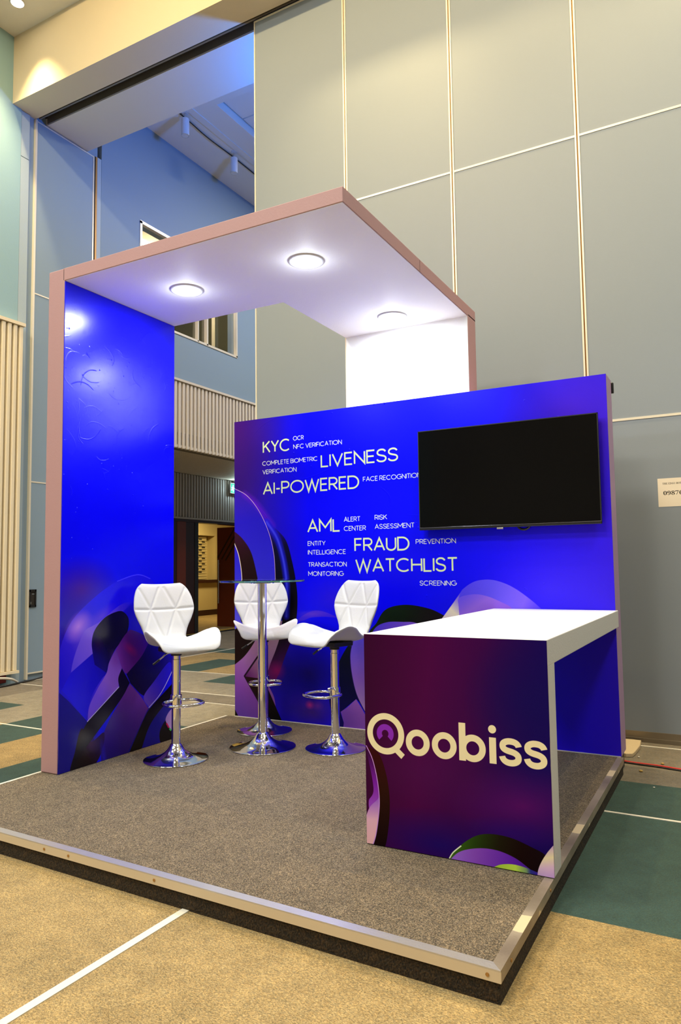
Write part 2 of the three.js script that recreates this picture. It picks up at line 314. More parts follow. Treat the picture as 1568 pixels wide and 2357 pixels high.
  [['OCR', 0.586, 0.688, 2.342, 0.036], ['NFC VERIFICATION', 0.588, 1.035, 2.273, 0.037], ['COMPLETE BIOMETRIC', 0.285, 0.815, 2.160, 0.037], ['VERIFICATION', 0.287, 0.617, 2.089, 0.037],
    ['FACE RECOGNITION', 1.213, 1.692, 1.966, 0.037], ['ALERT', 1.043, 1.186, 1.665, 0.038], ['CENTER', 1.042, 1.233, 1.594, 0.038], ['RISK', 1.307, 1.411, 1.669, 0.038], ['ASSESSMENT', 1.307, 1.631, 1.600, 0.037],
    ['ENTITY', 0.715, 0.878, 1.488, 0.037], ['INTELLIGENCE', 0.716, 1.057, 1.418, 0.037], ['PREVENTION', 1.637, 1.946, 1.477, 0.036], ['TRANSACTION', 0.716, 1.063, 1.322, 0.037], ['MONITORING', 0.718, 1.036, 1.250, 0.037], ['SCREENING', 1.661, 1.944, 1.176, 0.036]]
    .forEach((t) => lettering(g, ...t, 0.13, small));
});

const TW = ZT0 - ZT1, TH = HC - HP;
const towerPrint = canvasPrint(TW, TH, 680, (g, c) => {
  const k = c.width / TW; g.setTransform(k, 0, 0, -k, 0, c.height + HP * k);
  const A = {
    head: [[-0.016, 0.604], [-0.006, 0.816], [0.081, 1.0], [0.269, 1.146], [0.461, 1.243], [0.644, 1.284], [0.773, 1.254], [0.895, 1.129], [1.023, 0.912], [1.038, 0.642], [1.003, 0.58], [0.927, 0.488], [0.768, 0.364], [0.678, 0.462], [0.541, 0.606], [0.504, 0.663], [0.484, 0.549], [0.222, 0.373], [0.069, 0.527]],
    inner: [[0.086, 0.693], [0.258, 0.791], [0.249, 0.862], [0.272, 0.936], [0.349, 1.006], [0.44, 1.039], [0.511, 1.039], [0.608, 1.105], [0.487, 1.084], [0.304, 0.984], [0.196, 0.942], [0.145, 0.864], [0.105, 0.771]],
    hole: [[0.086, 0.693], [0.258, 0.791], [0.249, 0.862], [0.272, 0.936], [0.349, 1.006], [0.44, 1.039], [0.511, 1.041], [0.566, 0.991], [0.561, 0.912], [0.514, 0.846], [0.455, 0.803], [0.398, 0.72], [0.376, 0.654], [0.332, 0.618], [0.257, 0.529], [0.205, 0.391], [0.018, 0.599]],
    holeDark: [[0.258, 0.791], [0.249, 0.862], [0.272, 0.936], [0.349, 1.006], [0.44, 1.039], [0.511, 1.041], [0.566, 0.991], [0.561, 0.912], [0.514, 0.846], [0.455, 0.803], [0.398, 0.72], [0.376, 0.654], [0.275, 0.718]],
    tailLav: [[0.222, 0.373], [0.484, 0.549], [0.481, 0.606], [0.51, 0.667], [0.455, 0.799], [0.398, 0.72], [0.376, 0.654], [0.3, 0.564], [0.236, 0.467]],
    rightPurple: [[0.455, 0.799], [0.549, 0.895], [0.61, 0.908], [0.79, 0.819], [0.713, 0.736], [0.564, 0.629], [0.51, 0.667]],
    rightNavy: [[0.552, 0.622], [0.688, 0.721], [0.816, 0.854], [1.023, 0.874], [1.038, 0.642], [0.819, 0.485], [0.716, 0.456], [0.59, 0.555]],
    rightLav: [[0.768, 0.364], [0.927, 0.488], [1.003, 0.58], [0.968, 0.651], [0.819, 0.54], [0.716, 0.447]],
    rightEdge: [[0.765, 0.364], [0.86, 0.424], [0.927, 0.488], [1.003, 0.585]],
    crease: [[0.51, 0.667], [0.583, 0.561], [0.495, 0.457], [0.229, 0.231], [0.157, 0.183], [0.128, 0.078], [0.087, 0.088], [0.136, 0.203], [0.222, 0.371], [0.488, 0.549], [0.479, 0.606]],
    band1: [[0.495, 0.457], [0.584, 0.556], [0.69, 0.451], [0.762, 0.363], [0.717, 0.304], [0.571, 0.105], [0.407, 0.075], [0.34, 0.108], [0.359, 0.278]],
    band2: [[1.039, 0.519], [0.955, 0.465], [0.794, 0.371], [0.717, 0.295], [0.583, 0.102], [0.694, 0.095], [0.795, 0.262], [1.04, 0.433]],
    band0: [[0.175, 0.34], [0.125, 0.206], [0.097, 0.086], [0.253, 0.079], [0.339, 0.157], [0.359, 0.278], [0.25, 0.243]],
    drop: [[0.936, 0.254], [1.012, 0.315], [1.041, 0.187], [0.999, 0.167]],
    dropDark: [[0.936, 0.244], [0.875, 0.173], [0.903, 0.085], [1.041, 0.083], [0.985, 0.189]],
  };
  g.fillStyle = '#0200ee'; g.fillRect(-1, -1, 4, 6);
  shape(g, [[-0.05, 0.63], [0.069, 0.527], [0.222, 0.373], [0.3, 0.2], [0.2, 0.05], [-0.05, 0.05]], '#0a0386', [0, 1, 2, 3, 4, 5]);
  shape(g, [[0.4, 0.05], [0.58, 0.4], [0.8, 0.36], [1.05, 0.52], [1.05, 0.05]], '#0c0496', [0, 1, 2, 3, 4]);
  blob(g, 0.16, 1.2, 0.32, 0.22, 'rgba(74,6,132,0.85)'); blob(g, 0.05, 0.95, 0.2, 0.3, 'rgba(50,4,120,0.7)');
  shape(g, A.head, lg(g, 0, 0.6, 0.9, 1.2, [[0, '#1206d8'], [0.25, '#3a22dc'], [0.5, '#1408f0'], [1, '#1206e0']]), [0, 11, 12, 15, 16, 17]);
  blob(g, 0.14, 0.97, 0.13, 0.09, 'rgba(206,136,236,0.95)', 0.7); blob(g, 0.22, 0.9, 0.14, 0.18, 'rgba(124,84,226,0.8)', 0.7); blob(g, 0.33, 1.02, 0.15, 0.06, 'rgba(110,70,225,0.7)', 0.5);
  shape(g, A.inner, lg(g, 0.1, 0.75, 0.6, 1.1, [[0, '#5a40e6'], [0.35, '#7e5ae2'], [0.7, '#5236e0'], [1, '#1a0ce6']]), [0, 1, 7]);
  shape(g, A.hole, lg(g, 0.05, 0.6, 0.5, 0.85, [[0, '#1408ea'], [0.45, '#1006c8'], [0.8, '#0a0380'], [1, '#08023c']]), [0, 1, 15, 16]);
  shape(g, A.holeDark, lg(g, 0.28, 0.75, 0.56, 1.0, [[0, '#0a0274'], [0.35, '#04012a'], [1, '#05012e']]), [0, 11, 12]);
  blob(g, 0.3, 0.85, 0.06, 0.08, 'rgba(40,6,60,0.7)');
  shape(g, A.rightPurple, lg(g, 0.47, 0.68, 0.75, 0.86, [[0, '#6a2a9a'], [0.5, '#541080'], [1, '#2a0690']]), [0, 6]);
  blob(g, 0.585, 0.785, 0.09, 0.04, 'rgba(150,22,120,0.85)', -0.6);
  shape(g, A.rightNavy, lg(g, 0.6, 0.55, 1.0, 0.8, [[0, '#04022e'], [0.5, '#080360'], [1, '#1408cc']]), [0, 7]);
  shape(g, A.rightLav, lg(g, 0.75, 0.42, 1.0, 0.62, [[0, '#6040d0'], [0.5, '#2a18d2'], [1, '#1a0ce0']]), [0]);
  shape(g, A.tailLav, lg(g, 0.28, 0.55, 0.5, 0.74, [[0, '#6a44de'], [0.4, '#8454cc'], [0.8, '#7a48c0'], [1, '#5a2a9c']]), [0, 1, 3, 4]);
  blob(g, 0.45, 0.73, 0.05, 0.09, 'rgba(110,50,160,0.7)', 0.4);
  shape(g, A.band1, lg(g, 0.4, 0.1, 0.62, 0.5, [[0, '#1c0474'], [0.5, '#3c1090'], [1, '#7034a8']]), [1, 3, 5]);
  shape(g, A.band0, lg(g, 0.1, 0.1, 0.35, 0.2, [[0, '#08010c'], [0.5, '#160310'], [1, '#24044e']])); blob(g, 0.25, 0.24, 0.08, 0.1, 'rgba(60,10,70,0.7)');
  shape(g, A.crease, '#060116', [0, 1, 9]); shape(g, A.band2, '#020008', [0, 4, 5, 7]);
  blob(g, 0.36, 0.12, 0.03, 0.14, 'rgba(34,20,200,0.8)', 0.2);
  shape(g, A.dropDark, '#04010c'); shape(g, A.drop, lg(g, 0.95, 0.25, 1.04, 0.2, [[0, '#b088d8'], [1, '#d8b0e8']])); line(g, [[0.945, 0.225], [0.97, 0.19]], '#d8125a', 0.012); line(g, [[0.975, 0.183], [0.995, 0.165]], '#3ad05a', 0.012);
  line(g, A.rightEdge, '#c8b8f2', 0.007); line(g, [[0.219, 0.373], [0.486, 0.549]], '#c0b0f4', 0.006); line(g, [[0.46, 1.243], [0.644, 1.284], [0.773, 1.254]], 'rgba(70,60,255,0.9)', 0.006);
});

const CW = XC1 - XC0, CH = HCN - HP;
const counterPrint = canvasPrint(CW, CH, 1100, (g, c) => {
  const k = c.width / CW; g.setTransform(k, 0, 0, -k, -XC0 * k, c.height + HP * k);
  const A = {
    ribbonDark: [[2.199, 0.526], [2.264, 0.504], [2.298, 0.434], [2.317, 0.335], [2.316, 0.233], [2.301, 0.13], [2.284, 0.083], [2.223, 0.072], [2.25, 0.15], [2.266, 0.237], [2.267, 0.339], [2.249, 0.428], [2.218, 0.505]],
    ribbonViolet: [[2.205, 0.527], [2.237, 0.461], [2.258, 0.384], [2.268, 0.317], [2.263, 0.293], [2.226, 0.243], [2.217, 0.287], [2.241, 0.347]],
    ribbonPink: [[2.19, 0.067], [2.192, 0.169], [2.217, 0.253], [2.26, 0.299], [2.268, 0.317], [2.266, 0.237], [2.25, 0.15], [2.226, 0.073]],
    edge: [[2.208, 0.527], [2.237, 0.473], [2.258, 0.395], [2.268, 0.317], [2.266, 0.249], [2.25, 0.15], [2.23, 0.09]],
    moonDark: [[2.586, 0.102], [2.622, 0.15], [2.675, 0.196], [2.726, 0.223], [2.787, 0.233], [2.857, 0.228], [2.93, 0.207], [2.986, 0.184], [3.02, 0.132], [3.019, 0.087], [2.942, 0.083]],
    moonLav: [[2.589, 0.099], [2.627, 0.135], [2.673, 0.156], [2.736, 0.17], [2.801, 0.17], [2.865, 0.153], [2.917, 0.124], [2.955, 0.1], [2.915, 0.068], [2.699, 0.074]],
    lime: [[2.775, 0.103], [2.805, 0.118], [2.849, 0.127], [2.896, 0.125], [2.956, 0.113], [2.952, 0.085], [2.81, 0.079]],
    shell: [[3.024, 0.238], [2.992, 0.197], [2.965, 0.152], [2.952, 0.115], [2.95, 0.074], [3.028, 0.074]],
  };
  g.fillStyle = lg(g, 2.2, 1.0, 3.0, 0.9, [[0, '#34002e'], [0.4, '#4a0046'], [0.7, '#3a004c'], [1, '#16005c']]); g.fillRect(1, -1, 4, 4);
  blob(g, 2.96, 0.78, 0.3, 0.3, 'rgba(18,4,92,0.85)'); blob(g, 2.9, 0.36, 0.32, 0.16, 'rgba(92,6,104,0.85)', 0.1); blob(g, 2.5, 0.45, 0.3, 0.16, 'rgba(78,8,84,0.5)');
  blob(g, 2.55, 0.15, 0.42, 0.15, 'rgba(28,4,104,0.95)'); blob(g, 2.85, 0.25, 0.2, 0.06, 'rgba(40,4,112,0.7)');
  shape(g, A.ribbonDark, lg(g, 2.25, 0.5, 2.3, 0.1, [[0, '#38040c'], [0.4, '#2c0c06'], [1, '#120104']]), [0, 6, 7]);
  shape(g, A.ribbonViolet, lg(g, 2.22, 0.5, 2.25, 0.25, [[0, '#3a0640'], [0.5, '#7a1aa8'], [1, '#a050d0']]), [0, 3]);
  shape(g, A.ribbonPink, lg(g, 2.21, 0.29, 2.23, 0.08, [[0, '#a066d4'], [0.4, '#e4b0cc'], [1, '#ecb6bc']]), [0, 4, 7]);
  line(g, A.edge, '#c890ea', 0.004);
  shape(g, A.moonDark, lg(g, 2.62, 0.18, 3.0, 0.12, [[0, '#3c6418'], [0.2, '#26400e'], [0.45, '#1c1808'], [0.7, '#160406'], [1, '#10020c']]), [0, 8, 9, 10]);
  shape(g, A.moonLav, lg(g, 2.6, 0.1, 2.95, 0.1, [[0, '#9a66e0'], [0.3, '#8848c8'], [0.7, '#6424b8'], [1, '#3c1496']]), [0, 7, 8, 9]);
  shape(g, A.lime, lg(g, 2.78, 0.1, 2.95, 0.1, [[0, '#a8d040'], [0.5, '#c0e450'], [0.75, '#7a9a6a'], [0.85, '#2c3490'], [1, '#3a20a0']]), [0, 4, 5, 6]);
  line(g, [[2.586, 0.102], [2.604, 0.131], [2.64, 0.164]], '#e8f0d8', 0.005);
  shape(g, A.shell, lg(g, 2.96, 0.22, 3.0, 0.08, [[0, '#b89ad8'], [0.35, '#e8dcb8'], [0.6, '#d8b8e0'], [1, '#b088e0']]), [0, 4, 5]);
  // word mark
  const cr = '#f2e6bc'; g.strokeStyle = cr; g.fillStyle = cr; g.lineCap = 'butt'; g.lineWidth = 0.0275;
  const ring = (x, y, r, ry = r) => { g.beginPath(); g.ellipse(x, y, r, ry, 0, 0, Math.PI * 2); g.stroke(); };
  ring(2.304, 0.5875, 0.0755); g.beginPath(); g.moveTo(2.343, 0.533); g.lineTo(2.386, 0.4965); g.lineWidth = 0.026; g.stroke(); g.lineWidth = 0.0275;
  ring(2.4555, 0.5635, 0.0415, 0.042); ring(2.5755, 0.564, 0.0415, 0.042);
  g.fillRect(2.641, 0.5115, 0.0295, 0.155); ring(2.7005, 0.566, 0.0415, 0.042);
  g.fillRect(2.7705, 0.5135, 0.029, 0.105); g.beginPath(); g.arc(2.7845, 0.6515, 0.0168, 0, 7); g.fill();
  for (const x of [2.8575, 2.9585]) {
    g.save(); g.translate(x - 0.0455, 0.5115); g.lineWidth = 0.0255; g.beginPath();
    g.moveTo(0.080, 0.078); g.bezierCurveTo(0.076, 0.093, 0.062, 0.0985, 0.045, 0.0985); g.bezierCurveTo(0.028, 0.0985, 0.014, 0.091, 0.014, 0.079);
    g.bezierCurveTo(0.014, 0.066, 0.028, 0.061, 0.046, 0.058); g.bezierCurveTo(0.064, 0.0545, 0.078, 0.048, 0.078, 0.034);
    g.bezierCurveTo(0.078, 0.02, 0.063, 0.0125, 0.046, 0.0125); g.bezierCurveTo(0.028, 0.0125, 0.015, 0.02, 0.011, 0.037); g.stroke(); g.restore();
  }
  g.strokeStyle = '#8a2cc0'; g.lineWidth = 0.025; g.beginPath(); g.arc(2.3025, 0.588, 0.0285, -0.78, Math.PI + 0.78); g.stroke();
});

// scratched, slightly rippled vinyl
function vinylBump(n, m, w, scratches, s) {
  const c = document.createElement('canvas'); c.width = n; c.height = m; const g = c.getContext('2d');
  g.fillStyle = '#808080'; g.fillRect(0, 0, n, m);
  seed = s;
  for (let i = 0; i < 260; i++) { const x = rnd() * n, y = rnd() * m, r = (0.02 + rnd() * 0.09) * n, v = rnd() > 0.5 ? 255 : 0; const q = g.createRadialGradient(x, y, 0, x, y, r); q.addColorStop(0, `rgba(${v},${v},${v},0.07)`); q.addColorStop(1, `rgba(${v},${v},${v},0)`); g.fillStyle = q; g.fillRect(x - r, y - r, 2 * r, 2 * r); }
  for (let i = 0; i < 1600; i++) { const v = rnd() > 0.5 ? 255 : 0; g.fillStyle = `rgba(${v},${v},${v},0.05)`; const r = 1 + rnd() * 3; g.beginPath(); g.arc(rnd() * n, rnd() * m, r, 0, 7); g.fill(); }
  for (let i = 0; i < scratches; i++) {
    const x = rnd() * n, y = (0.06 + rnd() * 0.4) * m, a = rnd() * 6.3, l = (0.03 + rnd() * 0.12) * n;
    g.strokeStyle = `rgba(255,255,255,${0.1 + rnd() * 0.25})`; g.lineWidth = 0.8 + rnd() * 1.4; g.beginPath(); g.moveTo(x, y); g.quadraticCurveTo(x + Math.cos(a) * l + (rnd() - .5) * l, y + Math.sin(a) * l, x + Math.cos(a + .5) * l * 1.4, y + Math.sin(a + .5) * l * 1.4); g.stroke();
  }
  for (let i = 0; i < scratches * 1.5; i++) { g.fillStyle = `rgba(255,255,255,${0.3 + rnd() * 0.5})`; g.beginPath(); g.arc(rnd() * n, rnd() * m * 0.6, 0.8 + rnd() * 1.5, 0, 7); g.fill(); }
  const t = new THREE.CanvasTexture(c); return t;
}
M.wallPrint = new THREE.MeshPhysicalMaterial({ map: wallPrint, roughness: 0.36, specularIntensity: 0.3, bumpMap: vinylBump(1024, 836, 3, 26, 77), bumpScale: 0.005 });
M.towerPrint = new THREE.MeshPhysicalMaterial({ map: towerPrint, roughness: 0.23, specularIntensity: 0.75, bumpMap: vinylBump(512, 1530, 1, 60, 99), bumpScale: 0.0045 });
M.counterPrint = new THREE.MeshPhysicalMaterial({ map: counterPrint, roughness: 0.4, specularIntensity: 0.2 });
// brushed, scuffed aluminium nosing with remains of cream paint
const sampler5 = sampler(22, 501), nb = sampler(5, 503), nc = sampler(200, 507);
M.noseTop = std({ color: lin(0.62, 0.61, 0.62), metalness: 0.75, roughness: 0.36, bumpMap: PAINT_BUMP, bumpScale: 0.0006 });
M.noseFace = std({ color: lin(0.66, 0.55, 0.39), metalness: 0.1, roughness: 0.5 });
M.nosing = std({
  map: dataTex(1024, (u, v) => { const q = sampler5(u, v) * 0.22 + nb(u, v) * 0.78, s = nc(u, v * 4) * 18; const p = q > 0.69 ? 1 : 0; return p ? [226 + s * 0.3, 208 + s * 0.3, 172] : [150 + s * 0.5 + (q - 0.5) * 70, 138 + s * 0.5 + (q - 0.5) * 70, 122 + s * 0.5 + (q - 0.5) * 60]; }, 1.0),
  roughness: 0.42, metalness: 0.25,
});

// ───────────────────────── the hall: structure ─────────────────────────
{ // floor: fitted carpet in a patchwork of fields with cream inlay lines
  const f = structure('floor', 'patchwork carpet floor in tan, teal green and grey with cream lines', ROOM_TURN);
  mesh('floor_slab', bx(-13, 10, -0.3, -0.008, -16, 15), M.slab, f);
  const F = (x0, x1, z0, z1, m) => mesh('carpet_field', bx(x0, x1, -0.008, 0, z0, z1), m, f);
  F(-4.0, 1.77, 1.99, 15, M.tan); F(1.77, 2.42, 1.99, 15, M.tan); F(2.42, 10, 1.99, 15, M.tan);
  F(3.3 - 0.9, 10, 0.10, 1.99, M.teal); F(2.0, 10, -0.86, 0.10, M.greyDark);
  F(-4.0, -3.2, -0.84, 1.99, M.greyDark); F(-3.2, -2.92, -0.84, 1.99, M.grey); F(-2.92, -2.56, -0.84, 0.05, M.grey); F(-2.92, -2.56, 0.05, 1.99, M.teal);
  F(-2.56, -1.94, -0.84, 0.69, M.grey); F(-2.56, -1.94, 0.69, 1.99, M.tan); F(-1.94, -1.32, -0.1, 1.99, M.teal); F(-1.32, -0.69, 0.1, 1.99, M.tan); F(-0.69, 0.1, 0.1, 1.99, M.teal);
  F(-1.94, 2.0, -0.84, -0.1, M.grey); F(-1.32, 2.0, -0.1, 0.1, M.grey); F(0.1, 2.4, 0.1, 1.99, M.tan);
  F(-4.0, 10, -1.22, -0.86, M.greyDark);
  F(-1.89, 10, -1.84, -1.22, M.grey); F(-3.85, -1.89, -2.44, -1.22, M.grey); F(-1.89, 0.4, -2.44, -1.84, M.teal); F(0.4, 10, -2.44, -1.84, M.grey);
  F(-3.07, -2.49, -3.61, -2.44, M.teal); F(-3.7, -3.07, -4.24, -2.44, M.tan); F(-2.49, 2, -3.61, -2.44, M.tan); F(2, 10, -3.61, -2.44, M.teal);
  F(-3.07, -1.9, -4.24, -3.61, M.tan); F(-1.9, 10, -4.24, -3.61, M.teal); F(-3.7, -2.4, -5.4, -4.24, M.teal); F(-2.4, 10, -9, -4.24, M.tan); F(-3.7, -2.4, -9, -5.4, M.tan);
  F(-5.9, -3.7, -4.24, -2.2, M.greyDark); F(-4.28, -3.7, -4.72, -4.24, M.teal); F(-5.9, -4.28, -4.72, -4.24, M.greyDark); F(-5.9, -3.7, -9, -4.72, M.greyDark); F(-5.9, 10, -15, -9, M.greyDark);
  const L = (x0, x1, z0, z1) => mesh('carpet_strip', bx(x0, x1, -0.004, 0.003, z0, z1), M.strip, f);
  L(1.772, 1.806, 2.55, 15); L(3.02, 10, 0.712, 0.732); L(-2.4, -0.1, 0.715, 0.737); L(3.0, 10, -0.866, -0.846); L(-3.82, 3.0, -0.828, -0.808); L(-3.82, 10, -1.228, -1.208);
  L(-3.0, 10, -2.448, -2.43); L(-3.725, -3.7, -9, -2.44); L(-3.86, -3.84, -1.2, 3); 
}
{ // folding partition: columns of three panels, cream edge trims, dark gaps
  const w = structure('wall_back', 'tall blue grey folding partition panels with cream trims', ROOM_TURN);
  const ys = [0.075, 2.419, 4.776, YSOF - 0.02], z = -1.003;
  for (let k = 0; k < 9; k++) {
    const x0 = -0.499 + 1.068 * k + (k ? 0.006 : 0), x1 = -0.499 + 1.068 * (k + 1) - 0.006;
    for (let j = 0; j < 3; j++) mesh('partition_panel', bx(x0 + 0.012, x1 - 0.012, ys[j] + (j ? 0.009 : 0), ys[j + 1] - 0.009, z - 0.09, z), M.partition, w);
    for (const [a, b] of [[x0, x0 + 0.0125], [x1 - 0.0125, x1]]) mesh('panel_trim', bx(a, b, 0.05, YSOF - 0.015, z - 0.1, z + 0.007), M.trim, w);
    for (let j = 1; j < 3; j++) mesh('panel_trim', bx(x0 + 0.012, x1 - 0.012, ys[j] - 0.009, ys[j] + 0.009, z - 0.09, z + 0.004), M.trim, w);
    mesh('panel_trim', bx(x0 + 0.012, x1 - 0.012, YSOF - 0.03, YSOF - 0.012, z - 0.09, z + 0.004), M.trim, w);
    if (k) mesh('panel_gap', bx(x0 - 0.012, x0, 0.05, YSOF - 0.02, z - 0.09, z - 0.012), M.goldEdge, w);
  }
  mesh('bottom_track', bx(-0.499, 9.1, 0, 0.03, z - 0.1, z + 0.03), M.track, w); mesh('bottom_seal', bx(-0.499, 9.1, 0.03, 0.075, z - 0.085, z + 0.012), M.track, w);
}
{ // header beam above the partition
  const h = structure('header_beam', 'cream plaster header beam with a dark partition track slot', ROOM_TURN);
  mesh('front_fascia', bx(-4.0, 9.2, YSOF, 8.35, -0.965, -0.615), M.creamPaint, h);
  mesh('track_slot', bx(-3.9, 9.2, YSOF + 0.10, 8.35, -1.13, -0.965), M.gap, h);
  mesh('track_rail', bx(-3.85, 9.2, YSOF + 0.004, YSOF + 0.10, -1.005, -0.985), M.track, h);
  mesh('track_rail', bx(-3.85, 9.2, YSOF + 0.004, YSOF + 0.10, -1.13, -1.112), M.track, h);
  mesh('rear_soffit', bx(-4.0, 9.2, YSOF, 8.35, -1.80, -1.13), M.whiteCeil, h);
}
{ // hall ceiling with a sunken coffer
  const c = structure('ceiling', 'cream hall ceiling with a recessed coffer');
  mesh('ceiling_border', bx(-4.05, -2.75, YCEIL, 8.4, -0.7, 15), M.whiteCeil, c);
  mesh('ceiling_border', bx(-2.75, 9.2, YCEIL, 8.4, -0.75, -0.05), M.whiteCeil, c);
  mesh('coffer', bx(-2.8, 9.2, 8.22, 8.5, -0.1, 15), M.whiteCeil, c);
}
{ // other hall walls, outside the picture
  const a = structure('wall_right', 'beige hall wall'); mesh('plaster', bx(9, 9.2, 0, 8.5, -1.2, 15), M.hallDark, a);
  const b = structure('wall_front', 'dark hall wall behind the photographer'); mesh('plaster', bx(-4.05, 9.2, 0, 8.5, 14.8, 15), M.hallDark, b);
}
{ // left wall with the stacked partition leaves in the reveal
  const w = structure('wall_left', 'teal hall wall with pale blue panels in the opening reveal');
  mesh('plaster', bx(XWALL - 0.2, XWALL, 0, 8.3, -0.80, 15), M.tealPaint, w);
  mesh('plaster', bx(XWALL - 0.2, XWALL - 0.03, 0, YSOF + 0.2, -2.05, -0.80), M.bluePaint, w);
  mesh('reveal_panel', bx(XWALL - 0.03, XWALL - 0.004, 6.45, YSOF - 0.01, -0.925, -0.805), M.paleStrip, w);
  mesh('reveal_panel', bx(XWALL - 0.03, XWALL - 0.004, 0, 6.44, -0.925, -0.805), M.paleStrip, w);
  mesh('panel_trim', bx(XWALL - 0.03, XWALL + 0.006, 0.02, YSOF - 0.01, -1.035, -1.01), M.trim, w);
  const ys = [0.09, 2.407, 4.772, YSOF - 0.03];
  for (let j = 0; j < 3; j++) mesh('reveal_panel', bx(XWALL - 0.03, XWALL, ys[j] + 0.008, ys[j + 1] - 0.008, -1.945, -1.035), M.bluePaint, w);
  for (let j = 0; j < 4; j++) mesh('panel_trim', bx(XWALL - 0.03, XWALL + 0.004, ys[j] - 0.008, ys[j] + 0.008, -1.945, -1.035), M.trim, w);
  mesh('panel_trim', bx(XWALL - 0.03, XWALL + 0.006, 0.02, YSOF - 0.02, -1.965, -1.945), M.trim, w);
  mesh('panel_gap', bx(XWALL - 0.03, XWALL - 0.002, 0, YSOF - 0.01, -1.99, -1.965), M.gap, w);
  mesh('edge_strip', bx(XWALL - 0.03, XWALL + 0.004, 0, YSOF - 0.01, -2.02, -1.99), M.goldEdge, w);
  mesh('panel_trim', bx(XWALL - 0.03, XWALL - 0.004, 0, YSOF, -2.10, -2.02), M.paleStrip, w);
}
// slatted acoustic panel on the hall's left wall
{
  const s = thing('slatted_wall_panel', 'cream vertical slat panel on the teal wall at the left edge', 'wall panel');
  mesh('backing', bx(XWALL, XWALL + 0.03, 0.15, 4.3, -0.84, 2.2), M.slatBack, s);
  const g = bx(XWALL + 0.03, XWALL + 0.085, 0.16, 4.27, -0.026, 0.026, 0.012);
  for (let k = 0; k < 38; k++) { const m = mesh('slat', g, M.slatCream, s); m.position.z = -0.80 + 0.08 * k; }
  mesh('top_rail', bx(XWALL, XWALL + 0.10, 4.27, 4.31, -0.845, 2.2), M.slatCream, s);
  mesh('bottom_rail', bx(XWALL, XWALL + 0.10, 0.13, 0.16, -0.845, 2.2), M.slatCream, s);
}
// ───────────────────────── the foyer beyond the opening ─────────────────────────
const XL2 = -5.88;
{
  const w = structure('wall_foyer', 'blue painted upper foyer wall');
  const P = (y0, y1, z0, z1) => mesh('plaster', bx(XWALL - 0.2, XWALL, y0, y1, z0, z1), M.bluePaint, w);
  P(4.27, 5.0, -14, -2.1); P(6.48, 8.3, -14, -2.1); P(5.0, 6.48, -2.86, -2.1); P(5.0, 6.48, -14, -5.23);
  P(3.21, 4.27, -2.9, -2.1);
  const l = structure('wall_foyer_lower', 'lower foyer wall set back under the balcony');
  mesh('plaster', bx(XL2 - 0.2, XL2, 2.30, 3.25, -14, -2.1), M.slatBack, l); mesh('plaster', bx(XL2 - 0.2, XL2, 0, 2.30, -5.80, -2.1), M.woodDark, l); mesh('plaster', bx(XL2 - 0.2, XL2, 0, 2.30, -14, -8.36), M.woodDark, l);
  mesh('door_head', bx(XL2 - 0.2, XL2 + 0.02, 2.25, 2.30, -8.4, -5.0), M.woodDark, l);
  const e = structure('wall_foyer_end', 'far foyer walls outside the view'); mesh('plaster', bx(-6.1, 9.2, 0, 8.5, -14.2, -14), M.bluePaint, e); mesh('plaster', bx(9, 9.2, 0, 8.5, -14, -1.2), M.bluePaint, e);
  const c = structure('ceiling_foyer', 'white foyer ceiling with a recessed panel field');
  mesh('ceiling_border', bx(-4.05, -2.6, 8.0, 8.5, -14, -1.75), M.whiteCeil, c); mesh('ceiling_border', bx(-2.6, 9.2, 8.0, 8.5, -3.08, -1.75), M.whiteCeil, c);
  mesh('ceiling_drop', bx(-3.06, -2.95, 7.985, 8.0, -14, -1.8), M.whiteCeil, c);
  for (let k = 0; k < 6; k++) for (let j = 0; j < 8; j++) mesh('ceiling_panel', bx(-2.595 + 0.6 * k + 0.012, -2.595 + 0.6 * (k + 1) - 0.012, 8.12, 8.2, -3.09 - 0.6 * (j + 1) + 0.012, -3.09 - 0.6 * j - 0.012), M.whiteCeil, c);
  mesh('ceiling_void', bx(-2.6, 9.2, 8.2, 8.5, -14, -3.08), M.slab, c);
  const b = structure('balcony', 'balcony deck with slatted soffit');
  mesh('deck', bx(-6.1, XWALL - 0.02, 3.25, 3.45, -14, -2.1), M.slatBack, b);
  const rib = []; for (let k = 0; k < 34; k++) rib.push(bx(XL2 + 0.06 * k, XL2 + 0.06 * k + 0.04, 3.21, 3.25, -12, -2.2));
  const r = mesh('soffit_ribs', rib, M.slatGrey, b); r.userData.kind = 'stuff';
}
{
  const s = thing('balcony_slat_front', 'pale ribbed slat cladding along the balcony front under the window', 'wall cladding');
  const g = bx(XWALL - 0.05, XWALL + 0.01, 3.19, 4.25, -0.028, 0.028, 0.014);
  mesh('backing', bx(XWALL - 0.2, XWALL - 0.05, 3.2, 4.26, -8, -2.9), M.slatBack, s);
  for (let k = 0; k < 44; k++) { const m = mesh('slat', g, M.slatGrey, s); m.position.z = -3.0 - 0.093 * k; }
  mesh('top_rail', bx(XWALL - 0.05, XWALL + 0.03, 4.25, 4.285, -8, -2.9), M.slatGrey, s);
  const t = thing('door_surround_slats', 'dark grey ribbed slat cladding above the foyer doors', 'wall cladding');
  const g2 = bx(XL2, XL2 + 0.05, 2.335, 3.20, -0.025, 0.025, 0.012);
  for (let k = 0; k < 44; k++) { const m = mesh('slat', g2, M.slatDark, t); m.position.z = -5.3 - 0.085 * k; }
  mesh('bottom_rail', bx(XL2, XL2 + 0.06, 2.30, 2.335, -9.1, -5.2), M.slatDark, t);
}
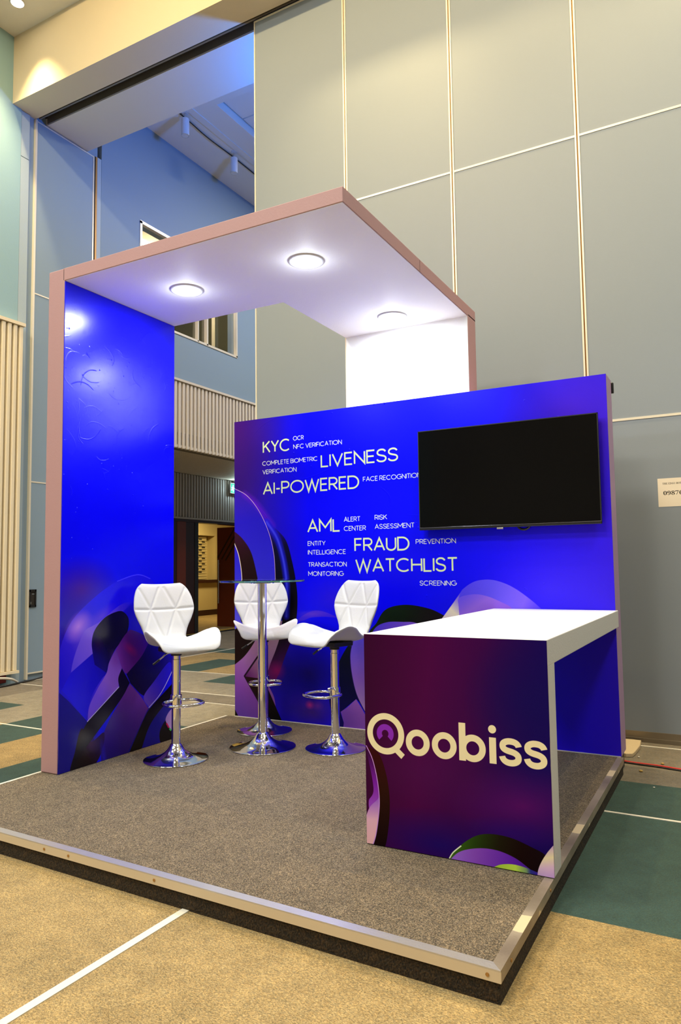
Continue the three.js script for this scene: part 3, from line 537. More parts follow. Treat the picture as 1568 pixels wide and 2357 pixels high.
{ // long foyer window, mostly hidden by the stand's canopy
  const w = structure('window_1', 'long interior window with cream frame'); const x = XWALL;
  for (const [y0, y1] of [[4.99, 5.025], [6.445, 6.49]]) mesh('window_frame', bx(x - 0.05, x + 0.012, y0, y1, -5.24, -2.85), M.trim, w);
  for (const [z0, z1] of [[-5.24, -5.205], [-2.89, -2.85], [-4.43, -4.395], [-4.19, -4.165]]) mesh('window_frame', bx(x - 0.05, x + 0.012, 5.0, 6.48, z0, z1), M.trim, w);
  for (const [z0, z1] of [[-5.19, -4.44], [-4.39, -2.91]]) mesh('pane', bx(x - 0.045, x - 0.039, 5.02, 6.45, z0, z1), M.pane, w);
  const r = structure('window_room', 'control room behind the window');
  mesh('back_wall', bx(-6.6, -6.5, 3.5, 7.6, -6.6, -2.1), M.olive, r); mesh('side_wall', bx(-6.5, -4.05, 3.5, 7.6, -6.6, -6.5), M.olive, r); mesh('side_wall', bx(-6.5, -4.05, 3.5, 7.6, -2.3, -2.2), M.creamPaint, r); mesh('room_ceiling', bx(-6.6, -4.05, 6.95, 7.1, -6.6, -2.1), M.creamPaint, r);
  mesh('mullion', bx(-4.9, -4.82, 3.5, 6.95, -5.95, -5.85), M.trim, r);
  const lp = mesh('room_lamp', bx(-5.4, -4.9, 6.9, 6.95, -3.6, -3.1), M.panelGlow, r); lp.name = 'room_lamp';
  r.add(areaLight(WARM, 4, 0.5, 0.5, [-5.15, 6.88, -3.35], [-5.15, 0, -3.35]));
  mesh('pendant_globe', new THREE.SphereGeometry(0.07, 24, 16).translate(-5.2, 6.55, -4.55).toNonIndexed(), M.lampGlow, r); mesh('pendant_cord', cyl(0.006, 0.34, -5.2, 6.78, -4.55, 8), M.black, r);
  const pg = new THREE.PointLight(lin(1, 0.86, 0.55), 5, 0, 2); pg.position.set(-5.2, 6.55, -4.55); pg.shadow.radius = 3; r.add(pg);
}
{ // foyer double door: one leaf shut, one swung into the corridor
  const leafGrooves = (p, f) => { for (let k = 0; k < 3; k++) { const g = new THREE.BoxGeometry(0.03, 0.9, 0.012); g.rotateZ(-0.62); const m = mesh('groove', g, M.woodDark, p); f(m, k); } };
  const d = structure('door_1', 'closed dark brown wooden door leaf');
  mesh('leaf', bx(XL2 - 0.06, XL2 - 0.01, 0.01, 2.25, -6.64, -5.84), M.woodDark, d);
  mesh('frame', bx(XL2 - 0.2, XL2 + 0.03, 0, 2.25, -5.84, -5.72), M.black, d); mesh('edge', bx(XL2 - 0.05, XL2 - 0.002, 0.01, 2.25, -6.66, -6.55), M.black, d); mesh('stile', bx(XL2 - 0.012, XL2 - 0.004, 0.01, 2.25, -6.28, -6.02), M.wood, d);
  const o = structure('door_2', 'open red brown wooden door leaf with a long bar handle');
  mesh('leaf', bx(-6.70, -5.90, 0.012, 2.24, -8.36, -8.31), M.wood, o);
  leafGrooves(o, (m, k) => m.position.set(-6.42 + k * 0.11, 1.92 - k * 0.03, -8.308));
  mesh('handle', merge([cyl(0.014, 0.98, -6.62, 1.02, -8.25, 12), cyl(0.008, 0.06, 0, 0, 0, 8).rotateX(Math.PI / 2).translate(-6.62, 0.62, -8.28), cyl(0.008, 0.06, 0, 0, 0, 8).rotateX(Math.PI / 2).translate(-6.62, 1.42, -8.28)]), M.steel, o);
  const c = structure('corridor', 'yellow lit corridor behind the foyer doors');
  mesh('corridor_floor', bx(-13, XL2, -0.02, 0.004, -14, -5), M.tan, c); mesh('threshold', bx(XL2 - 0.06, XL2 - 0.0, 0, 0.025, -8.36, -5.84), std({ color: lin(0.75, 0.5, 0.05), roughness: 0.5 }), c); mesh('threshold', bx(XL2 - 0.0, XL2 + 0.08, 0, 0.02, -8.36, -5.84), M.black, c);
  const X = -9.5; const P = (y0, y1, z0, z1) => mesh('corridor_wall', bx(X - 0.45, X, y0, y1, z0, z1), M.corridorWall, c);
  P(0, 0.914, -14, -9); P(2.25, 3.3, -14, -9); P(0.998, 2.25, -14, -11.78); P(0.998, 2.25, -10.4, -9); mesh('niche_back', bx(X - 0.45, X - 0.28, 0.998, 2.25, -11.78, -10.4), M.corridorWall, c);
  mesh('shelf', bx(X - 0.3, X + 0.1, 0.914, 0.998, -13.9, -9), M.woodDark, c); mesh('baseboard', bx(X, X + 0.02, 0, 0.154, -14, -9), M.woodDark, c);
  mesh('corridor_wall', bx(-9.5, XL2 - 0.2, 0, 3.3, -14, -13.9), M.corridorWall, c); mesh('corridor_wall', bx(-9.9, XL2 - 0.2, 0, 3.3, -5.1, -5.0), M.corridorWall, c); mesh('corridor_ceiling', bx(-9.95, XL2 - 0.2, 3.0, 3.3, -14, -5), M.corridorWall, c);
  mesh('corridor_lamp', bx(-8.4, -7.8, 2.97, 3.0, -10.6, -10.0), M.panelGlow, c);
  c.add(areaLight(new THREE.Color().setRGB(1, 0.78, 0.36), 75, 0.6, 0.6, [-8.1, 2.95, -10.3], [-8.1, 0, -10.3]));
}
{ // pigeonhole rack in the corridor niche
  const r = thing('pigeonhole_rack', 'cream rack with staggered dark slots in the corridor niche', 'rack');
  const X = -9.78;
  for (let k = 0; k < 16; k++) mesh('tier', bx(X, X + 0.16, 1.01 + 0.0775 * k, 1.01 + 0.0775 * k + 0.066, -11.55, -10.6, 0.012), M.corridorWall, r);
  for (let k = 2; k < 15; k++) { const z = k % 2 ? -11.36 : -11.22; for (let q = 0; q < 3; q++) mesh('slot', bx(X + 0.155, X + 0.166, 1.045 + 0.0775 * k, 1.075 + 0.0775 * k, z - 0.11 + 0.28 * q, z + 0.02 + 0.28 * q), M.gap, r); }
}
{ // exit sign under the balcony
  const s = thing('exit_sign', 'small green lit exit sign under the balcony, half hidden by the display wall', 'exit sign');
  mesh('housing', bx(XL2 + 0.10, XL2 + 0.13, 2.92, 3.14, -7.90, -7.56), M.slatDark, s);
  const t = canvasPrint(0.34, 0.22, 340, (g, c) => { g.fillStyle = '#0a8a4a'; g.fillRect(0, 0, c.width, c.height); g.fillStyle = '#f4fff8'; g.beginPath(); g.arc(84, 46, 16, 0, 7); g.fill(); g.lineWidth = 22; g.strokeStyle = '#f4fff8'; g.lineCap = 'round'; g.beginPath(); g.moveTo(80, 74); g.lineTo(66, 124); g.lineTo(92, 150); g.lineTo(84, 190); g.moveTo(66, 124); g.lineTo(34, 158); g.moveTo(80, 80); g.lineTo(112, 108); g.moveTo(78, 80); g.lineTo(42, 100); g.stroke(); g.fillStyle = '#f4fff8'; g.fillRect(150, 86, 120, 40); g.beginPath(); g.moveTo(260, 56); g.lineTo(322, 106); g.lineTo(260, 156); g.fill(); });
  const f = new THREE.PlaneGeometry(0.32, 0.20); f.rotateY(Math.PI / 2); f.translate(XL2 + 0.132, 3.03, -7.73);
  mesh('face', f, std({ map: t, emissiveMap: t, emissive: 0xffffff, emissiveIntensity: 1.1 }), s);
  mesh('bracket', bx(XL2 + 0.105, XL2 + 0.125, 3.14, 3.22, -7.75, -7.71), M.steel, s);
  const p = new THREE.PointLight(lin(0.7, 0.95, 1), 0.5, 0, 2); p.position.set(XL2 + 0.25, 3.03, -7.66); s.add(p);
}
function cylinderLamp(label, z) {
  const t = thing('ceiling_spotlight', label, 'ceiling light', [-3.1, 0, z], 0, 'cylinder spotlights on the foyer ceiling');
  mesh('body', cyl(0.058, 0.25, 0, 7.76, 0, 32), M.white, t); mesh('reflector', lathe([[0.05, 7.633], [0.035, 7.69], [0.001, 7.7]], 24), M.chrome, t); mesh('rim', new THREE.TorusGeometry(0.055, 0.005, 8, 32).rotateX(Math.PI / 2).translate(0, 7.635, 0), M.steel, t);
  mesh('stem', cyl(0.012, 0.12, 0, 7.94, 0, 12), M.steel, t); mesh('mount', cyl(0.05, 0.02, 0, 7.99, 0, 24), M.white, t);
}
cylinderLamp('white cylinder spotlight on the foyer ceiling nearer the header beam', -2.98);
cylinderLamp('white cylinder spotlight on the foyer ceiling nearer the partition edge', -4.16);
tag(mesh('ceiling_cable', tube([[-3.19, 7.985, -1.9], [-3.18, 7.98, -3.1], [-3.2, 7.975, -3.6], [-3.19, 7.985, -4.3], [-3.2, 7.98, -6]], 0.009, 60), M.black), 'thin black cable running along the foyer ceiling past the spotlights', 'cable');

// ───────────────────────── hall lamps ─────────────────────────
function panelLamp(x, z, label, k = 1) {
  const t = thing('ceiling_panel_light', label, 'ceiling light', [x, 8.2, z], 0, 'square ceiling panel lights of the hall');
  mesh('frame', bx(-0.66, 0.66, -0.03, 0.02, -0.66, 0.66), M.white, t); mesh('diffuser', bx(-0.6, 0.6, -0.04, -0.03, -0.6, 0.6), M.panelGlow, t);
  t.add(areaLight(WARM, HALL_PANEL * k, 1.2, 1.2, [0, -0.05, 0], [0, -1, 0]));
  t.children[2].lookAt(x, 0, z);
}
for (const [x, z, k] of [[-1.8, 5.2, 2.2], [1.6, 5.6, 1.5], [-1.8, 9.0, 2.2], [1.6, 9.4, 1.6]]) panelLamp(x, z, 'square warm white panel light in the hall ceiling coffer, above the picture', k);
{ // one cooler panel on the right side of the hall
  const t = thing('cool_panel_light', 'cool white square panel light in the right part of the hall ceiling, above the picture', 'ceiling light', [6.0, 8.2, 3.2]);
  mesh('frame', bx(-0.66, 0.66, -0.03, 0.02, -0.66, 0.66), M.white, t); mesh('diffuser', bx(-0.6, 0.6, -0.04, -0.03, -0.6, 0.6), M.coolGlow, t);
  t.add(areaLight(lin(0.55, 0.82, 1.0), HALL_PANEL * 1.5, 1.2, 1.2, [0, -0.05, 0], [0, -1, 0])); t.children[2].lookAt(6.0, 0, 3.2);
}
function downlight(x, z, power, label) {
  const t = thing('downlight', label, 'ceiling light', [x, 0, z], 0, 'round downlights along the hall ceiling edge');
  mesh('rim', new THREE.TorusGeometry(0.075, 0.01, 10, 40).rotateX(Math.PI / 2).translate(0, YCEIL - 0.002, 0), M.white, t);
  mesh('lens', cyl(0.07, 0.012, 0, YCEIL - 0.006, 0, 32), M.lampGlow, t);
  const l = new THREE.SpotLight(SPOTC, power, 0, 0.66, 0.9, 2); l.position.set(0, YCEIL - 0.03, 0); l.target.position.set(0, 0, 0); l.castShadow = true; l.shadow.radius = 2.5; t.add(l, l.target);
}
downlight(-3.335, -0.322, SPOT_POWER * 2.6, 'glowing round downlight in the ceiling corner by the teal wall');
downlight(0.95, -0.28, SPOT_POWER * 2.2, 'round downlight in the ceiling edge above the second partition column');
downlight(2.15, -0.28, SPOT_POWER * 1.2, 'round downlight in the ceiling edge above the third partition column');
downlight(3.75, -0.28, SPOT_POWER * 1.8, 'round downlight in the ceiling edge above the right hand partition columns');
downlight(5.3, -0.28, SPOT_POWER * 1.6, 'round downlight in the ceiling edge beyond the right edge of the picture');
{ // linear wall washer tucked in the coffer edge, aimed at the header and partition
  const t = thing('wall_washer_light', 'long warm linear wall washer along the ceiling coffer edge, above the picture', 'ceiling light', [0, 0, 0]);
  mesh('channel', bx(-2.6, 8.6, 8.06, 8.2, 1.73, 1.87), M.white, t);
  const lens = new THREE.BoxGeometry(11.2, 0.012, 0.11); lens.rotateX(0.5); lens.translate(3.0, 8.05, 1.78); mesh('lens', lens, M.panelGlow, t);
  const l = areaLight(SPOTC, WASHER, 11.2, 0.1, [3.0, 8.03, 1.76], [3.0, 4.2, -1.0]); t.add(l);
}
{ // blue stage flood on the back of the partition, washing the foyer ceiling
  const t = thing('blue_flood_light', 'blue LED flood light behind the partition washing the foyer ceiling', 'stage light', [0.4, 6.2, -2.0]);
  mesh('housing', bx(-0.2, 0.2, -0.12, 0, -0.15, 0.15, 0.02), M.black, t); mesh('lens', bx(-0.17, 0.17, 0, 0.012, -0.12, 0.12), std({ color: 0x111133, emissive: lin(0.05, 0.25, 1), emissiveIntensity: 4 }), t); mesh('arm', bx(-0.02, 0.02, -0.16, -0.12, -0.1, 0.91), M.black, t);
  mesh('clamp_plate', bx(-0.1, 0.1, -0.26, -0.02, 0.89, 0.9), M.black, t);
  t.add(areaLight(lin(0.02, 0.22, 1), BLUE_LED, 0.34, 0.24, [0, 0.02, 0], [-0.8, 6, 0.2])); t.children[4].lookAt(-0.9, 8, -2.4);
}
for (const [x, z] of [[-0.5, -6], [3, -9]]) {
  const t = thing('foyer_panel_light', 'square neutral panel light in the foyer ceiling, hidden behind the partition', 'ceiling light', [x, 8.1, z], 0, 'foyer panel lights');
  mesh('frame', bx(-0.66, 0.66, -0.03, 0.01, -0.66, 0.66), M.white, t); mesh('diffuser', bx(-0.6, 0.6, -0.04, -0.03, -0.6, 0.6), M.coolGlow, t);
  t.add(areaLight(lin(1, 0.93, 0.82), FOYER_PANEL, 1.2, 1.2, [0, -0.05, 0], [0, -1, 0])); t.children[2].lookAt(x, 0, z);
}

// ───────────────────────── exhibition stand ─────────────────────────
const zFront = (x) => 2.7131 + 0.0361 * (x - 3.0);
function prism(poly, y0, y1) { // polygon [[x,z]...] raised between two heights
  const s = new THREE.Shape(poly.map(([x, z]) => new THREE.Vector2(x, -z)));
  const g = new THREE.ExtrudeGeometry(s, { depth: y1 - y0, bevelEnabled: false }); g.rotateX(-Math.PI / 2); g.translate(0, y0, 0);
  const n = g.index ? g.toNonIndexed() : g; n.computeVertexNormals(); return metricUV(n);
}
const XPL = -0.093, XPR = 3.0125, ZPB = 0.002;
{
  const p = thing('stage_platform', 'low brown carpeted stand platform with aluminium edge nosing and dark skirt', 'platform');
  mesh('skirt', prism([[XPL + 0.006, ZPB], [XPR - 0.006, ZPB], [XPR - 0.006, zFront(XPR) - 0.008], [XPL + 0.006, zFront(XPL) - 0.008]], 0, HP - 0.03), M.skirt, p);
  mesh('carpet_top', prism([[XPL + 0.02, ZPB], [XPR - 0.036, ZPB], [XPR - 0.036, zFront(XPR - 0.036) - 0.04], [XPL + 0.02, zFront(XPL) - 0.04]], HP - 0.03, HP), M.boothCarpet, p);
  const nose = (a, b, n) => { const fr = n === 'front_nosing', o = mesh(n, prism(a, HP - 0.005, HP), fr ? M.noseTop : M.nosing, p); mesh('nosing_face', prism(b, HP - 0.038, HP - 0.005), fr ? M.noseFace : M.nosing, o); return o; };
  const f = zFront;
  nose([[XPL, f(XPL) - 0.04], [XPR - 0.036, f(XPR - 0.036) - 0.04], [XPR, f(XPR)], [XPL, f(XPL)]], [[XPL, f(XPL) - 0.006], [XPR, f(XPR) - 0.006], [XPR, f(XPR)], [XPL, f(XPL)]], 'front_nosing');
  nose([[XPR - 0.036, ZPB], [XPR, ZPB], [XPR, f(XPR)], [XPR - 0.036, f(XPR - 0.036) - 0.04]], [[XPR - 0.006, ZPB], [XPR, ZPB], [XPR, f(XPR) - 0.006], [XPR - 0.006, f(XPR) - 0.006]], 'side_nosing');
  mesh('side_nosing', prism([[XPL, ZPB], [XPL + 0.025, ZPB], [XPL + 0.025, f(XPL) - 0.04], [XPL, f(XPL) - 0.04]], HP - 0.03, HP), M.strip, p);
  for (const x of [0.92, 1.08, 1.59, 2.97]) mesh('screw', cyl(0.006, 0.003, 0, 0, 0, 10).rotateX(Math.PI / 2).translate(x, HP - 0.02, f(x) + 0.001), M.goldEdge, p);
  for (const z of [2.60, 2.05]) mesh('screw', cyl(0.006, 0.003, 0, 0, 0, 10).rotateZ(Math.PI / 2).translate(XPR + 0.001, HP - 0.02, z), M.goldEdge, p);
}
{ // side tower + L shaped canopy + rear leg: one rigid frame
  const c = thing('exhibition_canopy', 'dusty pink edged canopy on a blue printed side tower, white underside', 'exhibition canopy');
  mesh('tower', bx(XTO, XTI - 0.004, HP, HCT, ZT1, ZT0, 0.008), M.pink, c);
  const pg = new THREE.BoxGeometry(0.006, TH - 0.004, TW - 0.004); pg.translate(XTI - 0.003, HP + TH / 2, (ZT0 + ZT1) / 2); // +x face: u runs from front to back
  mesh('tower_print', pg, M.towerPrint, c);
  mesh('canopy_slab', bx(XTI - 0.02, XR, HC + 0.002, HCT, ZT1, ZT0, 0.004), M.pink, c); mesh('canopy_slab', bx(XLI, XR, HC + 0.002, HCT, ZL - 0.177, ZT1 + 0.012, 0.004), M.pink, c);
  mesh('canopy_ceiling', bx(XTI, XR - 0.004, HC, HC + 0.003, ZT1 + 0.002, ZT0 - 0.004), M.canopyWhite, c); mesh('canopy_ceiling', bx(XLI + 0.003, XR - 0.004, HC, HC + 0.003, ZL, ZT1 + 0.003), M.canopyWhite, c);
  mesh('rear_leg', bx(XLI, XR, HB + 0.001, HC + 0.02, ZL - 0.177, ZL - 0.006, 0.006), M.pink, c);
  mesh('rear_leg_face', bx(XLI + 0.004, XR - 0.004, HB + 0.001, HC + 0.002, ZL - 0.008, ZL), M.canopyWhite, c); mesh('rear_leg_edge', bx(XLI - 0.002, XLI + 0.006, HB + 0.001, HC + 0.002, ZL - 0.12, ZL + 0.002), M.creamEdge, c);
}
function canopyLamp(x, z, label) {
  const t = thing('canopy_downlight', label, 'downlight', [x, HC, z], 0, 'round LED downlights in the canopy');
  mesh('rim', lathe([[0.088, -0.001], [0.092, -0.010], [0.104, -0.008], [0.108, -0.0005]], 64), M.white, t);
  mesh('lens', lathe([[0.0005, -0.007], [0.06, -0.007], [0.09, -0.004]], 48), M.coolGlow, t);
  const l = areaLight(COOL, CANOPY_LED, 0.15, 0.15, [0, -0.012, 0], [0, -1, 0]); t.add(l); l.lookAt(x, 0, z);
  const s = new THREE.PointLight(COOL, 0.11, 0, 2); s.position.set(0, -0.09, 0); s.shadow.radius = 1.5; s.castShadow = true; t.add(s);
}
canopyLamp(0.627, 1.346, 'glowing round LED downlight in the canopy nearer the blue side tower');
canopyLamp(1.533, 1.341, 'glowing round LED downlight near the front corner of the canopy');
canopyLamp(1.573, 0.20, 'round LED downlight in the canopy close to the white rear leg');
{
  const w = thing('display_wall', 'blue printed display wall with identity verification words and violet ribbon artwork', 'display wall');
  mesh('core', bx(0, W, HP, HB, -WT, -0.004, 0.004), M.lilac, w);
  const g = new THREE.BoxGeometry(W - 0.002, WALL_H - 0.002, 0.005); g.translate(W / 2, HP + WALL_H / 2, -0.0025);
  mesh('wall_print', g, M.wallPrint, w);
  mesh('plinth', bx(0.01, W - 0.012, 0, HP, -WT + 0.01, -0.004), M.black, w);
  mesh('base_bead', bx(0, XC1 - 0.02, HP, HP + 0.005, 0, 0.006), M.strip, w);
}
tag(mesh('wall_clamp', bx(W - 0.06, W + 0.014, HB - 0.085, HB - 0.012, -WT - 0.03, -WT - 0.001, 0.006), M.black), 'small black clamp behind the top right corner of the display wall', 'clamp');
{
  const t = thing('wall_television', 'large black flat television hung on the blue display wall, switched off', 'television');
  const x0 = 1.699, x1 = 2.949, y0 = 1.573, y1 = 2.292, z = 0.07;
  mesh('housing', bx(x0, x1, y0, y1, z - 0.028, z - 0.002, 0.006), M.black, t);
  mesh('back_box', bx(x0 + 0.25, x1 - 0.25, y0 + 0.05, y1 - 0.2, 0.022, z - 0.02, 0.008), M.black, t);
  mesh('screen', bx(x0 + 0.006, x1 - 0.006, y0 + 0.02, y1 - 0.006, z - 0.006, z), M.blackGloss, t);
  mesh('bezel', merge([bx(x0, x1, y1 - 0.006, y1, z - 0.012, z + 0.001), bx(x0, x0 + 0.006, y0, y1, z - 0.012, z + 0.001), bx(x1 - 0.006, x1, y0, y1, z - 0.012, z + 0.001)]), M.black, t);
  const ch = mesh('chin', bx(x0, x1, y0, y0 + 0.019, z - 0.012, z + 0.003, 0.003), std({ color: lin(0.05, 0.05, 0.055), roughness: 0.25, metalness: 0.8 }), t);
  mesh('sensor', bx((x0 + x1) / 2 - 0.06, (x0 + x1) / 2 - 0.015, y0 - 0.012, y0 + 0.001, z - 0.015, z + 0.001, 0.003), M.steel, t);
  mesh('wall_bracket', bx(x0 + 0.4, x1 - 0.4, y0 + 0.15, y1 - 0.25, 0.0, 0.022), M.steel, t);
  mesh('cable_loop', tube([[2.49, 1.60, 0.03], [2.47, 1.565, 0.03], [2.44, 1.555, 0.03], [2.41, 1.565, 0.03], [2.39, 1.60, 0.03]], 0.008, 30), M.black, t);
}
{
  const c = thing('reception_counter', 'white topped waterfall counter with a purple printed front reading Qoobiss', 'counter');
  mesh('worktop', bx(XC0, XC1, HCN - TSL, HCN, 0.002, ZC - 0.002, 0.004), M.white, c);
  mesh('front_leg', bx(XC0, XC1, HP + 0.003, HCN - TSL + 0.002, ZC - 0.125, ZC - 0.005, 0.002), M.white, c);
  const g = new THREE.BoxGeometry(CW - 0.001, CH - 0.006, 0.005); g.translate((XC0 + XC1) / 2, HP + CH / 2 + 0.001, ZC - 0.0025);
  mesh('front_print', g, M.counterPrint, c);
}
// ───────────────────────── bar stools and table ─────────────────────────
const baseProfile = (R) => [[0.0005, 0.0], [R * 0.98, 0.0], [R, 0.004], [R * 0.995, 0.009], [R * 0.86, 0.014], [R * 0.68, 0.024], [R * 0.5, 0.040], [R * 0.36, 0.062], [R * 0.26, 0.088], [R * 0.205, 0.112], [R * 0.18, 0.126], [R * 0.16, 0.128], [R * 0.155, 0.134], [0.03, 0.134]].map(([r, y]) => [r, y * 0.76]);
function shellGeometry() {
  // upholstered butterfly shell: sheet along a seat-to-back profile, given thickness and quilted seams
  const prof = [[0.215, 0.690], [0.205, 0.716], [0.17, 0.735], [0.10, 0.742], [0.02, 0.738], [-0.06, 0.730], [-0.135, 0.728], [-0.190, 0.750], [-0.214, 0.80], [-0.232, 0.87], [-0.252, 0.95], [-0.272, 1.03], [-0.288, 1.085], [-0.296, 1.114]];
  const cv = new THREE.CatmullRomCurve3(prof.map(([z, y]) => new THREE.Vector3(0, y, z)), false, 'centripetal');
  const NV = 150, NU = 84, L = cv.getLength();
  const P = cv.getSpacedPoints(NV), T = []; for (let i = 0; i <= NV; i++) T.push(cv.getTangentAt(i / NV));
  const widths = [[0, 0.15], [0.02, 0.19], [0.05, 0.215], [0.10, 0.234], [0.15, 0.235], [0.21, 0.222], [0.28, 0.19], [0.34, 0.158], [0.395, 0.142], [0.45, 0.143], [0.52, 0.165], [0.58, 0.194], [0.63, 0.21], [0.68, 0.208], [0.725, 0.199], [0.765, 0.184], [0.79, 0.168], [0.805, 0.152], [0.815, 0.135], [1, 0.1]];
  const lifts = [[0, 0.035], [0.06, 0.062], [0.14, 0.085], [0.22, 0.075], [0.30, 0.045], [0.38, 0.02], [0.46, 0.02], [0.58, 0.04], [0.66, 0.045], [0.80, 0.025], [1, 0.02]];
  const lerp = (t, s) => { for (let i = 0; i < t.length - 1; i++) if (s <= t[i + 1][0]) { let a = (s - t[i][0]) / (t[i + 1][0] - t[i][0]); const p0 = t[Math.max(0, i - 1)][1], p1 = t[i][1], p2 = t[i + 1][1], p3 = t[Math.min(t.length - 1, i + 2)][1]; return 0.5 * (2 * p1 + (p2 - p0) * a + (2 * p0 - 5 * p1 + 4 * p2 - p3) * a * a + (3 * p1 - p0 - 3 * p2 + p3) * a * a * a); } return t[t.length - 1][1]; };
  const seg = (px, py, a, b) => { const dx = b[0] - a[0], dy = b[1] - a[1]; let t = ((px - a[0]) * dx + (py - a[1]) * dy) / (dx * dx + dy * dy); t = Math.max(0, Math.min(1, t)); return Math.hypot(px - a[0] - t * dx, py - a[1] - t * dy); };
  const sm = 0.635, nx = 0.088; // horizontal seam on the back, two knots
  const seams = [[[-0.25, sm], [0.25, sm]]];
  for (const s of [-1, 1]) seams.push([[s * nx, sm], [s * (nx + 0.075), sm + 0.14]], [[s * nx, sm], [s * (nx - 0.07), sm + 0.15]], [[s * nx, sm], [s * (nx + 0.06), sm - 0.16]], [[s * nx, sm], [s * (nx - 0.075), sm - 0.19]]);
  seams.push([[-0.13, 0.425], [0.13, 0.425]], [[-0.22, 0.20], [0, 0.30]], [[0.22, 0.20], [0, 0.30]], [[0.05, 0], [0.03, 0.12]], [[0.03, 0.12], [0.2, 0.17]], [[0.03, 0.12], [-0.2, 0.17]]);
  const pos = [], idx = [];
  const side = (front) => {
    for (let i = 0; i <= NV; i++) {
      const s = i / NV * 0.815, w = lerp(widths, s), lf = lerp(lifts, s), p = P[i], t = T[i];
      let ny = t.z, nz = -t.y; const nrm = Math.hypot(ny, nz); ny /= nrm; nz /= nrm; if (false) { ny = -ny; nz = -nz; }
      // normal pointing to the sitter: up on the seat, forward on the back
      if (s < 0.4 ? ny < 0 : nz < 0) { ny = -ny; nz = -nz; }
      for (let j = 0; j <= NU; j++) {
        const u = -Math.cos(j / NU * Math.PI), x = u * w;
        const ends = Math.pow(Math.max(0, 1 - Math.pow(Math.abs(2 * i / NV - 1), 22)), 0.5), th = 0.021 * Math.sqrt(Math.max(0, 1 - Math.pow(Math.abs(u), 7))) * ends;
        let off = lf * Math.pow(Math.abs(u), 2.2) + (front ? th : -th);
        if (front) { let d = 0; seams.forEach((q, n) => { const e = seg(x, s, q[0], q[1]), a = n === 0 ? 0.008 : n < 9 ? 0.006 : 0.0035; d = Math.max(d, a * Math.exp(-(e * e) / (0.0085 * 0.0085))); }); off -= d * Math.min(1, th / 0.015); }
        pos.push(x, p.y + ny * off, p.z + nz * off);
      }
    }
  };
  side(true); side(false);
  const R = NU + 1, B = (NV + 1) * R;
  for (let i = 0; i < NV; i++) for (let j = 0; j < NU; j++) { const a = i * R + j, b = a + 1, c = a + R, d = c + 1; idx.push(a, b, d, a, d, c); idx.push(B + a, B + d, B + b, B + a, B + c, B + d); }
  const g = new THREE.BufferGeometry(); g.setAttribute('position', new THREE.Float32BufferAttribute(pos, 3)); g.setIndex(idx); g.computeVertexNormals();
  return metricUV(g);
}
function makeStool(label, x, z, fx, fz) {
  const t = thing('bar_stool', label, 'bar stool', [x, HP, z], Math.atan2(fx, fz), 'white bar stools around the glass table');
  return t;
}
const shellG = shellGeometry(), R0 = 0.205;
const stoolParts = (t) => {
  mesh('seat_shell', shellG, M.leather, t);
  mesh('seat_plate', bx(-0.09, 0.09, 0.683, 0.713, -0.09, 0.09, 0.006), M.black, t);
  mesh('base', lathe(baseProfile(R0), 72), M.chrome, t);
  mesh('column', merge([cyl(0.0285, 0.54, 0, 0.364, 0, 40), cyl(0.0285, 0.004, 0, 0.636, 0, 40, 0.024)]), M.chrome, t);
  mesh('gas_lift', cyl(0.026, 0.07, 0, 0.662, 0, 32), M.chrome, t); mesh('collar', cyl(0.034, 0.03, 0, 0.674, 0, 32), M.black, t);
  const ring = []; for (let k = 0; k < 28; k++) { const a = k / 28 * Math.PI * 2, c = Math.cos(a), s = Math.sin(a); ring.push([0.118 * Math.sign(c) * Math.pow(Math.abs(c), 0.75), 0.372, 0.118 + 0.108 * Math.sign(s) * Math.pow(Math.abs(s), 0.75)]); }
  const fr = mesh('footrest', tube(ring, 0.0095, 120, true, 12), M.chrome, t); mesh('clamp', cyl(0.036, 0.06, 0, 0.378, 0, 32), M.chrome, fr); mesh('clamp_screw', cyl(0.012, 0.03, 0, 0, 0, 12).rotateX(Math.PI / 2).translate(0, 0.40, 0.04), M.chrome, fr);
  const lv = mesh('lever', tube([[-0.05, 0.683, 0.02], [-0.085, 0.672, 0.025], [-0.105, 0.658, 0.03], [-0.13, 0.643, 0.035], [-0.155, 0.628, 0.04]], 0.005, 40), M.chrome, t); mesh('lever_grip', cyl(0.007, 0.05, 0, 0, 0, 10).rotateZ(-1.0).translate(-0.150, 0.631, 0.0395), M.black, lv);
};
const st1 = makeStool('white quilted bar stool standing against the blue side tower', 0.476, 1.262, 0.894, 0.447); stoolParts(st1);
function copyStool(label, x, z, fx, fz, dy = 0) { const c = st1.clone(); c.name = numbered('bar_stool'); c.position.set(x, HP, z); c.rotation.y = Math.atan2(fx, fz); c.userData = { label, category: 'bar stool', group: 'white bar stools around the glass table' }; scene.add(c); return c; }
copyStool('white quilted bar stool directly behind the glass table column', 0.531, 0.343, 0.648, 0.761);
copyStool('white quilted bar stool between the glass table and the purple counter', 1.268, 0.578, -0.302, 0.953);
{
  const t = thing('bar_table', 'tall round glass topped bar table on a chrome column', 'bar table', [0.802, HP, 0.76]);
  mesh('glass_top', lathe([[0.0005, 1.118], [0.292, 1.118], [0.295, 1.121], [0.295, 1.130], [0.292, 1.133], [0.0005, 1.133]], 96), M.glassTop, t);
  mesh('top_flange', cyl(0.085, 0.006, 0, 1.1125, 0, 40), M.chrome, t); mesh('column', cyl(0.030, 1.03, 0, 0.605, 0, 48), M.chrome, t);
  mesh('base', lathe(baseProfile(0.225), 80), M.chrome, t);
  for (let k = 0; k < 4; k++) mesh('pad', cyl(0.012, 0.003, 0.06 * Math.cos(k * 1.57 + 0.5), 1.1145, 0.06 * Math.sin(k * 1.57 + 0.5), 12), M.white, t);
}
